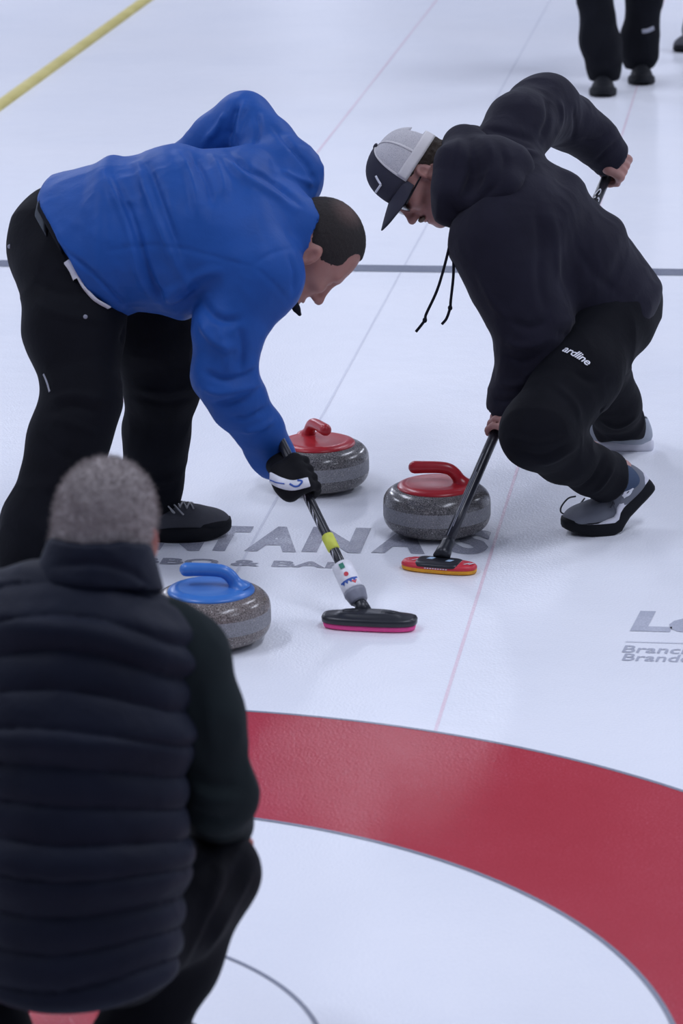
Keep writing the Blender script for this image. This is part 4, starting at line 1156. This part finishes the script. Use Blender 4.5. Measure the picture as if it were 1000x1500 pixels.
# brim
V = []; nu, nv = 26, 9
for i in range(nu):
    a = -1.12+2.24*i/(nu-1)
    x0 = 0.101*math.cos(a); y0 = 0.0845*math.sin(a)
    ext = 0.076*max(0.0, math.cos(a*0.5*math.pi/1.12))**0.45
    for j in range(nv):
        t = j/(nv-1); X = x0+ext*t; Y = y0*(1+0.02*t)
        V.append(capF(X-0.004, Y, -0.014-0.26*ext*t-4.0*(Y*Y)*t-0.004*t*t))
Fc = [(i*nv+j, (i+1)*nv+j, (i+1)*nv+j+1, i*nv+j+1) for i in range(nu-1) for j in range(nv-1)]
V, Fc = thick(V, Fc, 0.003, capF(0.05, 0, -0.6))
link('brim', mesh_pd(V, Fc), M['cap_grey'], cap)
# bent white stroke on the front panel
def cap_pt(a, t, g=0.0026):
    V, _ = dome(capF, a, a+0.01, rings=40, n=1, grow=g); return V[int(t*40)]
for (a0, t0), (a1, t1) in (((0.20, 0.26), (0.62, 0.25)), ((0.62, 0.25), (0.70, 0.42))):
    P = [cap_pt(a0+(a1-a0)*k/6, t0+(t1-t0)*k/6, 0.0015) for k in range(7)]
    V, Fc = tube(P, [0.0030]*7, 8); link('cap_emblem', mesh_pd(V, Fc), M['white_print'], cap)['label'] = 'white bent stroke emblem'
# glasses
for l in (-1, 1):
    S = Shape(); S.ell(HB(0.096, 0.033*l, 0.010), (0.0035, 0.027, 0.019), HB.ax(), 0.004); gl = cloth('lens', S, 0.003, M['lens_dark'], pB, relax_it=1, label='dark sunglass lens')
    V, Fc = tube([HB(0.094, 0.054*l, 0.010), HB(0.074, 0.066*l, 0.010), HB(0.02, 0.073*l, 0.008), HB(-0.008, 0.075*l, 0.006)], [0.0030, 0.0028, 0.0024, 0.002], 8); link('temple_arm', mesh_pd(V, Fc), M['lens_dark'], gl)
# trousers
S = Shape()
axp = np.array([nrm(neckB-pelB), uB, np.cross(nrm(neckB-pelB), uB)])
S.ell(at(896, 452, 3.52), (0.130, 0.160, 0.115), axp, 0.03)
S.chain([(hipLb, 0.112), (at(846, 548, 3.25), 0.103), (kneeLb, 0.092)], 0.04)
S.chain([(kneeLb, 0.092), (at(826, 666, 3.13), 0.068), (at(866, 689, 3.22), 0.061), (at(892, 700, 3.28), 0.058), (at(908, 708, 3.32), 0.056)], 0.035)
S.chain([(hipRb, 0.115), (kneeRb, 0.085), (at(898, 590, 3.98), 0.069), (at(908, 624, 4.08), 0.064), (at(911, 640, 4.12), 0.060)], 0.04)
dsh = nrm(at(908, 704, 3.32)-at(836, 672, 3.15))
S.clip(at(890, 697, 3.28), dsh)
S.clip(at(906, 646, 4.10), img_dir(0.10, 0.98, 0))
foldsT = [([(745, 640), (790, 650), (830, 640)], 0.010, 0.006), ([(750, 660), (795, 668), (836, 650)], 0.010, -0.006), ([(790, 680), (815, 672), (850, 650)], 0.010, 0.006), ([(850, 715), (868, 700), (885, 670)], 0.009, -0.006),
          ([(870, 722), (885, 706), (900, 680)], 0.008, 0.006), ([(840, 545), (870, 560), (900, 555)], 0.012, -0.006), ([(810, 560), (840, 590), (850, 615)], 0.012, 0.005), ([(880, 600), (895, 610), (925, 600)], 0.009, -0.006), ([(882, 618), (905, 626), (932, 612)], 0.009, 0.006)]
trB = cloth('trousers', S, 0.005, M['black_trouser_b'], pB, foldsT, 0.003, 12, relax_it=3)
# hoodie
S = Shape()
S.oval(at(906, 462, 3.50), (0.158, 0.128), at(842, 392, 3.48), (0.168, 0.148), uB, 0.03, cap=0.5)
S.oval(at(842, 392, 3.48), (0.168, 0.148), at(780, 336, 3.45), (0.185, 0.152), uB, 0.05, cap=0.4)
S.oval(at(780, 336, 3.45), (0.185, 0.152), at(728, 292, 3.43), (0.185, 0.130), uB, 0.05, cap=0.5)
S.chain([(at(756, 330, 3.34), 0.11), (at(725, 350, 3.29), 0.094), (at(752, 420, 3.27), 0.085), (at(780, 484, 3.26), 0.074), (at(775, 540, 3.27), 0.063), (at(755, 588, 3.285), 0.050), (at(748, 602, 3.29), 0.046)], 0.085)
S.chain([(at(735, 228, 3.52), 0.09), (at(760, 188, 3.62), 0.086), (at(797, 160, 3.80), 0.090), (at(836, 180, 3.88), 0.070), (at(868, 202, 3.92), 0.058), (at(894, 232, 3.95), 0.054)], 0.035)
S.clip(at(736, 609, 3.28), nrm(at(738, 606, 3.28)-at(766, 540, 3.24)))
S.clip(at(898, 237, 3.95), nrm(at(896, 232, 3.95)-at(852, 190, 3.90)))
S.cone(at(734, 606, 3.28), 0.036, at(725, 630, 3.29), 0.038, 0.004, '-')
S.cone(at(897, 236, 3.95), 0.042, at(915, 256, 3.97), 0.044, 0.004, '-')
foldsH = [([(800, 140), (803, 175), (790, 205)], 0.012, -0.008), ([(820, 145), (822, 175), (812, 200)], 0.011, 0.007), ([(840, 160), (842, 185), (838, 208)], 0.010, -0.005),
          ([(700, 205), (730, 210), (765, 222), (790, 225)], 0.014, 0.008), ([(712, 188), (745, 195), (780, 206)], 0.012, -0.007), ([(850, 205), (872, 206), (890, 195)], 0.009, -0.005),
          ([(785, 300), (792, 350), (790, 410), (800, 460)], 0.016, -0.007), ([(805, 310), (815, 360), (815, 420)], 0.016, 0.006), ([(840, 360), (870, 400), (905, 430)], 0.014, -0.005),
          ([(815, 470), (860, 470), (915, 440), (950, 410)], 0.014, 0.006), ([(815, 490), (860, 490), (920, 465), (955, 440)], 0.012, -0.006), ([(745, 470), (775, 480), (805, 470)], 0.012, -0.007), ([(738, 500), (770, 508), (798, 500)], 0.012, 0.007),
          ([(735, 520), (765, 530), (788, 520)], 0.010, -0.006), ([(728, 560), (750, 565), (772, 560)], 0.010, 0.005), ([(720, 585), (738, 588), (760, 585)], 0.007, -0.005), ([(700, 400), (720, 440), (745, 470)], 0.013, 0.005),
          ([(870, 240), (885, 224), (908, 204)], 0.007, -0.005)]
hoB = cloth('hoodie', S, 0.005, M['hoodie'], pB, foldsH, 0.0030, 10, relax_it=3, wr2=0.001)
# hood: collapsed roll of cloth round the neck
S = Shape()
hc = at(702, 256, 3.41); e1 = nrm(at(771, 233, 3.45)-at(636, 300, 3.38)); 
hax = np.array([e1, nrm(np.cross(np.cross(e1, -_F), e1)), np.cross(e1, nrm(np.cross(np.cross(e1, -_F), e1)))])
S.ell(at(714, 250, 3.40), (0.098, 0.125, 0.090), hax, 0.02)
S.chain([(at(680, 216, 3.46), 0.052), (at(668, 240, 3.33), 0.050), (at(662, 280, 3.29), 0.048), (at(661, 304, 3.31), 0.044), (at(662, 308, 3.42), 0.044)], 0.03)
S.chain([(at(680, 216, 3.46), 0.050), (at(690, 216, 3.54), 0.050), (at(675, 265, 3.54), 0.045)], 0.03)
S.chain([(at(700, 300, 3.29), 0.042), (at(735, 272, 3.30), 0.045), (at(752, 246, 3.38), 0.045), (at(748, 236, 3.46), 0.045)], 0.03)
S.ell(HB(-0.015, 0, -0.03), (0.078, 0.080, 0.11), HB.ax(), 0.012, '-')
foldsD = [([(690, 205), (694, 235), (690, 265), (675, 295)], 0.012, -0.011), ([(712, 200), (720, 235), (712, 270), (690, 300)], 0.012, 0.008), ([(735, 215), (740, 240), (728, 268), (700, 295)], 0.011, -0.008), ([(672, 200), (668, 225), (664, 250)], 0.010, 0.006), ([(655, 290), (670, 312), (690, 312)], 0.009, -0.006)]
cloth('hood', S, 0.0045, M['hoodie'], pB, foldsD, 0.0025, 14, relax_it=3, label='hood bunched round the neck')
# drawstrings with knots
for P, kn in (([(662, 330), (660, 350), (652, 385), (640, 425), (624, 460), (622, 469), (609, 486)], 5), ([(663, 332), (663, 360), (664, 400), (660, 440), (659, 451), (654, 466), (647, 475)], 4)):
    pts = spline([at(x, y, 3.26-0.00012*(y-330)) for x, y in P], 6)
    V, Fc = tube(pts, [0.0036]*len(pts), 8); d_ = link('drawstring', mesh_pd(V, Fc), M['cord_black'], pB)
    S = Shape(); S.ell(pts[kn*6], (0.0062, 0.0062, 0.0075), None, 0.004); cloth('knot', S, 0.0025, M['cord_black'], d_, relax_it=0)
# trouser lettering
V2, F2 = text_mesh("ardline", 0.018, 0.25, 0.95); V2 = V2[:, :2]; c_ = (V2.max(0)+V2.min(0))/2; w_ = (V2.max(0)-V2.min(0))[0]
V2 = [((v[0]-c_[0])/w_, (v[1]-c_[1])/w_) for v in V2]
project_decal('lettering', V2, F2, (845, 520), (862, 530), (850, 512), trB, M['white_print'], pB, 0.080, 0.003, 'white lettering on the thigh')
# shoes
toe = gr(826, 783); fx = 0.62
hx_ = nrm(np.array([0.20, 0.10, 0])); 
shF = shoe(pB, toe+hx_*0.285, toe, L=0.290, W=0.051, flex=fx, m_up=M['shoe_grey'], m_sole=M['sole_black'], m_mid=M['sole_white'], sole_h=0.036, label='grey knit shoe with a thick black sole, heel lifted', m_lace=M['shoe_dark'])
tl = gr(838, 655); 
shR_ = shoe(pB, np.array([gr(956, 662)[0], gr(956, 662)[1]+0.02, 0.0]), np.array([gr(956, 662)[0]-0.275, gr(956, 662)[1]+0.06, 0.0]), L=0.285, W=0.050, flex=0.0, m_up=M['shoe_pale'], m_sole=M['sole_white'], sole_h=0.026, label='pale grey shoe with a white sole', m_lace=M['shoe_grey'])
S = Shape(); S.cone(at(876, 688, 3.25), 0.052, at(920, 706, 3.32), 0.038, 0.01); cloth('sock', S, 0.004, M['sock_blue'], pB)
# side emblem: two interlocked arcs
arc = []; 
def arc_poly(sgn, n=10):
    o = [(0.42*math.cos(t), sgn*(0.16-0.36*math.sin(t)+0.0)) for t in np.linspace(0.15, math.pi-0.15, n)]
    i = [(0.22*math.cos(t), sgn*(0.16-0.20*math.sin(t)+0.0)) for t in np.linspace(math.pi-0.15, 0.15, n)]
    return o+i
V2 = []; F2 = []
for sgn in (1, -1):
    p = arc_poly(sgn); b = len(V2); n = 10
    V2 += p
    for k in range(n-1): F2.append((b+k, b+k+1, b+2*n-2-k, b+2*n-1-k))
try: project_decal('emblem', V2, F2, (919, 721), (927, 713), (915, 715), shF, M['white_print'], shF, 0.044, 0.0025, 'white arc emblem', cuts=1)
except Exception as ex: print('emblem', ex)
# loose lace loop at the front
lp = spline([at(843, 727, 3.34), at(832, 730, 3.33), at(822, 742, 3.32), at(822, 751, 3.31), at(834, 753, 3.31), at(846, 742, 3.33), at(856, 730, 3.36)], 6)
V, Fc = tube(lp, [0.0022]*len(lp), 6); link('lace_loop', mesh_pd(V, Fc), M['shoe_dark'], shF)

# ================================================================== skip crouching in front, back to the lens
pc = np.array([0.30, -0.08, 0])
pC = empty('person', pc, 'person crouching with back turned in a quilted navy vest', 'person', 'players on the ice')
shRc, elRc, wrRc = at(268, 950, -0.12), at(320, 1165, -0.14), at(318, 1225, 0.12)
shLc, elLc, wrLc = at(-45, 915, -0.12), at(-85, 1150, -0.14), at(-70, 1225, 0.12)
hipRc, kneeRc, ankRc = at(172, 1385, -0.25), at(318, 1280, -0.03), at(188, 1545, -0.12)
hipLc, kneeLc, ankLc = at(55, 1385, -0.25), at(-75, 1290, -0.03), at(-8, 1545, -0.12)
neckC = at(143, 858, -0.12); pelC = at(116, 1390, -0.30)
uC = nrm(shRc-shLc)
HC = Frame(at(156, 795, -0.07), (0.10, 1.0, -0.10), (0.02, 0.10, 1.0), 0.985)
S = Shape(); head_prims(S, HC)
S.cone(HC(-0.02, 0, -0.02), 0.058, neckC, 0.066, 0.03)
S.cone(neckC, 0.060, at(120, 980, -0.15), 0.085, 0.05)
S.oval(at(118, 980, -0.16), (0.135, 0.07), pelC+np.array((0, 0.06, 0)), (0.12, 0.07), uC, 0.05)
for a, b, c in ((hipRc, kneeRc, ankRc), (hipLc, kneeLc, ankLc)): S.chain([(a, 0.085), (b, 0.055), (c, 0.038)], 0.04)
for a, b, c, sd in ((shRc, elRc, wrRc, 1), (shLc, elLc, wrLc, -1)):
    S.chain([(a, 0.058), (b, 0.044), (c, 0.029)], 0.03); relaxed_hand(S, c, (-0.1*sd, 0.85, -0.3), (0, -0.3, -1), sd)
cloth('body', S, 0.005, M['skin_c'], pC, relax_it=1)
# hair: short grey brush
S = Shape()
S.ell(HC(-0.006, 0, 0.046), np.array((0.100, 0.0805, 0.0935))*HC.s, HC.ax(), 0.01)
S.cone(HC(-0.060, 0, 0.00), 0.052*HC.s, HC(-0.060, 0, -0.045), 0.046*HC.s, 0.03)
for l in (-1, 1): S.cone(HC(-0.030, 0.034*l, 0.00), 0.044*HC.s, HC(-0.040, 0.026*l, -0.035), 0.042*HC.s, 0.03)
S.ell(HC(0.105, 0, -0.01), np.array((0.085, 0.11, 0.11)), HC.ax(), 0.010, '-')
for l in (-1, 1): S.ell(HC(0.000, 0.092*l, -0.018), np.array((0.026, 0.030, 0.038)), HC.ax(), 0.008, '-')
Vh, Qh = polygonise(S, 0.004); Vh = relax(Vh, Qh, 1)
nh = vnormals(Vh, Qh); Vh2 = Vh+nh*(0.0018*vnoise(Vh*160))[:, None]
hrC = link('hair', mesh_np(Vh2, Qh), M['hair_grey'], pC); hrC['label'] = 'short grey hair'
rg = np.random.RandomState(3); idx = rg.choice(len(Vh), 9000); V = []; Fc = []
cdir = nrm(HC.U*0.4-HC.F*0.5)
for i in idx:
    p, n = Vh2[i], nh[i]; d = nrm(n+0.55*rg.randn(3)*0.6+HC.U*-0.25)
    L_ = 0.006+0.006*rg.rand(); sd = nrm(np.cross(d, rg.randn(3)))*0.0006; b = len(V)
    V += [p-sd, p+sd, p+d*L_]; Fc.append((b, b+1, b+2))
st_ = link('hair_strands', mesh_pd(V, Fc), M['hair_grey'], hrC); st_['kind'] = 'stuff'
# trousers
S = Shape()
S.ell(pelC+np.array((0, 0.06, 0)), (0.15, 0.11, 0.11), np.array([uC, nrm(np.cross(uC, neckC-pelC)), nrm(neckC-pelC)]), 0.03)
for a, b, c, sd in ((hipRc, kneeRc, ankRc, 1), (hipLc, kneeLc, ankLc, -1)):
    S.chain([(a, 0.092), (a+(b-a)*0.55, 0.086), (b, 0.061)], 0.04)
    S.chain([(b, 0.061), (b+(c-b)*0.45, 0.066), (c, 0.074)], 0.05)
S.clip(np.array([ankRc[0], ankRc[1], 0.045]), (0, 0, -1)); S.clip(np.array([ankLc[0], ankLc[1], 0.045]), (0, 0, -1))
foldsT = [([(372, 1262), (345, 1320), (300, 1400)], 0.012, 0.006), ([(360, 1262), (335, 1310), (290, 1380)], 0.012, -0.007), ([(330, 1250), (310, 1320), (275, 1400)], 0.014, 0.006)]
cloth('trousers', S, 0.0065, M['black_trouser'], pC, foldsT, 0.003, 12, relax_it=2)
# shirt sleeves
S = Shape()
S.chain([(at(236, 940, -0.12), 0.07), (at(264, 964, -0.12), 0.072), (at(294, 1050, -0.13), 0.066), (elRc, 0.057), (elRc+(wrRc-elRc)*0.6, 0.052), (wrRc, 0.042)], 0.03)
foldsS = [([(275, 1130), (310, 1150), (352, 1150)], 0.010, -0.005), ([(275, 1150), (310, 1172), (356, 1172)], 0.010, 0.005), ([(275, 1185), (310, 1200), (350, 1196)], 0.010, -0.006), ([(285, 1000), (290, 1060), (300, 1110)], 0.014, -0.004)]
cloth('sleeve', S, 0.006, M['sleeve_green'], pC, foldsS, 0.003, 12, label='dark green sleeve')
S = Shape()
S.chain([(at(-20, 910, -0.12), 0.08), (shLc, 0.076), (elLc, 0.057), (elLc+(wrLc-elLc)*0.6, 0.052), (wrLc, 0.042)], 0.03)
cloth('sleeve', S, 0.007, M['sleeve_green'], pC, (), 0.003, 12)
# quilted vest
S = Shape()
aC = nrm(neckC-pelC)
S.oval(at(138, 872, -0.13), (0.115, 0.085), at(122, 935, -0.16), (0.172, 0.115), uC, 0.03, cap=0.4)
S.oval(at(122, 935, -0.16), (0.172, 0.115), at(116, 1080, -0.22), (0.172, 0.135), uC, 0.05, cap=0.4)
S.oval(at(116, 1080, -0.22), (0.172, 0.135), at(114, 1260, -0.26), (0.170, 0.145), uC, 0.05, cap=0.4)
S.oval(at(114, 1260, -0.26), (0.170, 0.145), at(112, 1420, -0.29), (0.166, 0.155), uC, 0.05, cap=0.6)
S.cone(at(190, 900, -0.13), 0.050, at(232, 926, -0.12), 0.055, 0.05); S.cone(at(80, 875, -0.13), 0.06, at(-10, 895, -0.12), 0.065, 0.05)
cB_ = at(118, 1470, -0.44)
S.clip(np.array([cB_[0], cB_[1]+0.1, cB_[2]-0.010]), (0, 0.10, -1), 0.4, 0.16, 0.02)
def quilt(V, Q):
    n = vnormals(V, Q); t = (V-pelC)@aC; l = (V-pelC)@uC
    te = t+(-1.2+5.0*t)*(l+0.06)**2+0.006*vnoise(V*7)
    sp = 0.0585; ph = np.abs(np.sin(math.pi*te/sp))
    puff = 0.012*(ph**0.5-0.64)
    puff = puff+0.0022*vnoise(V*np.array((34, 34, 60)))*(1-ph)+0.0018*vnoise(V*22)
    puff = np.where(t > 0.575, 0.0, puff)
    return V+n*puff[:, None]
vs = cloth('vest', S, 0.0045, M['vest'], pC, (), 0.003, 7, relax_it=2, post=quilt, label='quilted navy vest')
S = Shape()
S.oval(at(143, 858, -0.13), (0.104, 0.092), at(147, 796, -0.11), (0.083, 0.084), uC, 0.02, cap=0.10)
S.oval(at(148, 794, -0.105), (0.074, 0.076), at(150, 760, -0.09), (0.078, 0.078), uC, 0.01, '-', cap=0.2)
foldsV = [([(72, 830), (140, 826), (190, 838), (225, 862)], 0.006, -0.004)]
cloth('vest_collar', S, 0.0045, M['vest'], vs, foldsV, 0.002, 16)
for a, sd in ((ankRc, 1), (ankLc, -1)):
    shoe(pC, np.array([a[0]-0.02*sd, a[1]-0.06, 0]), np.array([a[0]+0.07*sd, a[1]+0.22, 0]), L=0.295, W=0.052, m_up=M['shoe_dark'], m_sole=M['sole_black'], sole_h=0.03, m_lace=None)

# ================================================================== people far up the sheet
def standing(label, feet, hipc, facing, m_tr, m_top, legs, m_sh, mark=False):
    """feet: (left, right) ground points; legs: per leg list of (point, radius); facing: unit ground direction"""
    b = (np.asarray(feet[0])+np.asarray(feet[1]))/2
    root = empty('person', (b[0], b[1], 0), label, 'person', 'players on the ice')
    f = nrm(np.array([facing[0], facing[1], 0])); side = np.cross((0, 0, 1), f); up = np.array((0, 0, 1.0))
    h = np.asarray(hipc, float)
    ch = h+up*0.36; nk = h+up*0.56
    H = Frame(nk+up*0.14+f*0.01, f, up, 1.0)
    S = Shape(); head_prims(S, H); S.cone(H(-0.02, 0, -0.02), 0.056, nk, 0.062, 0.03)
    S.oval(ch, (0.16, 0.10), h, (0.14, 0.10), side, 0.05); S.cone(nk, 0.06, ch, 0.10, 0.05)
    for lg in legs: S.chain([(h+side*0.0, 0.08)]+[(p, r*0.55) for p, r in lg], 0.03)
    arms = []
    for sd in (-1, 1):
        s0 = h+up*0.50+side*0.18*sd; e0 = s0-up*0.28+side*0.05*sd-f*0.02; w0 = e0-up*0.22+f*0.10+side*0.01*sd
        arms.append((s0, e0, w0)); S.chain([(s0, 0.055), (e0, 0.042), (w0, 0.028)], 0.03); relaxed_hand(S, w0, -up+f*0.3, -side*sd, sd)
    cloth('body', S, 0.008, M['skin_b'], root, relax_it=1)
    S = Shape(); S.ell(H(-0.008, 0, 0.050), (0.098, 0.080, 0.092), H.ax(), 0.01); S.ell(H(0.10, 0, -0.01), (0.085, 0.11, 0.11), H.ax(), 0.01, '-')
    cloth('hair', S, 0.007, M['hair_brown'], root)
    S = Shape(); S.ell(h, (0.17, 0.125, 0.14), np.array([side, f, up]), 0.03)
    for sd, lg in zip((-1, 1), legs): S.chain(lg, 0.04)
    for ft in feet: S.clip(np.array([ft[0], ft[1], 0.055]), (0, 0, -1))
    tr = cloth('trousers', S, 0.007, m_tr, root, (), 0.006, 9, relax_it=2)
    S = Shape(); S.oval(h+up*0.0, (0.175, 0.13), ch, (0.20, 0.13), side, 0.04, cap=0.2); S.oval(ch, (0.20, 0.13), nk-up*0.04, (0.12, 0.09), side, 0.05)
    for s0, e0, w0 in arms: S.chain([(ch+(s0-ch)*0.5, 0.10), (s0, 0.08), (e0, 0.062), (w0, 0.048)], 0.04)
    cloth('jacket', S, 0.008, m_top, root, (), 0.004, 9)
    for ft in feet:
        ft = np.asarray(ft); shoe(root, np.array([ft[0], ft[1], 0])-f*0.09, np.array([ft[0], ft[1], 0])+f*0.18, L=0.285, W=0.055, m_up=m_sh, m_sole=M['sole_black'], sole_h=0.028, collar=0.10)
    return root, tr
D1, D2 = gr(883, 134), gr(939, 117)
Y1, Y2 = D1[1], D2[1]
dr, dtr = standing('person in black trousers and shoes walking far up the sheet', (D1, D2), (0.545, (Y1+Y2)/2+0.02, 0.90), (0.05, -1),
    M['black_trouser'], M['dark_rib'],
    [[(np.array((0.46, (Y1+Y2)/2+0.02, 0.86)), 0.10), (at(871, -10, Y1), 0.076), (at(879, 62, Y1), 0.088), (at(886, 100, Y1), 0.072), (at(886, 126, Y1), 0.052)],
     [(np.array((0.63, (Y1+Y2)/2+0.02, 0.86)), 0.10), (at(944, -10, Y2), 0.080), (at(937, 52, Y2), 0.078), (at(937, 78, Y2), 0.076), (at(937, 104, Y2), 0.056)]], M['sole_black'])
strip('trouser_mark', [(940, 46), (948, 45), (957, 41)], 0.020, M['grey_plastic'], dtr, dtr, 0.003, 'pale mark on the trouser leg')
E1, E2 = gr(1016, 70), gr(1090, 80)
standing('person in grey trousers at the far right edge of the picture', (E1, E2), (0.93, 11.55, 0.90), (-0.35, -0.93),
    M['belt'], M['dark_rib'], [[(np.array((0.90, 11.6, 0.86)), 0.09), (at(1024, -20, E1[1]), 0.07), (at(1020, 44, E1[1]), 0.058), (at(1020, 60, E1[1]), 0.05)],
    [(np.array((0.98, 11.5, 0.86)), 0.09), (at(1086, -20, E2[1]), 0.075), (at(1090, 70, E2[1]), 0.056)]], M['shoe_dark'])
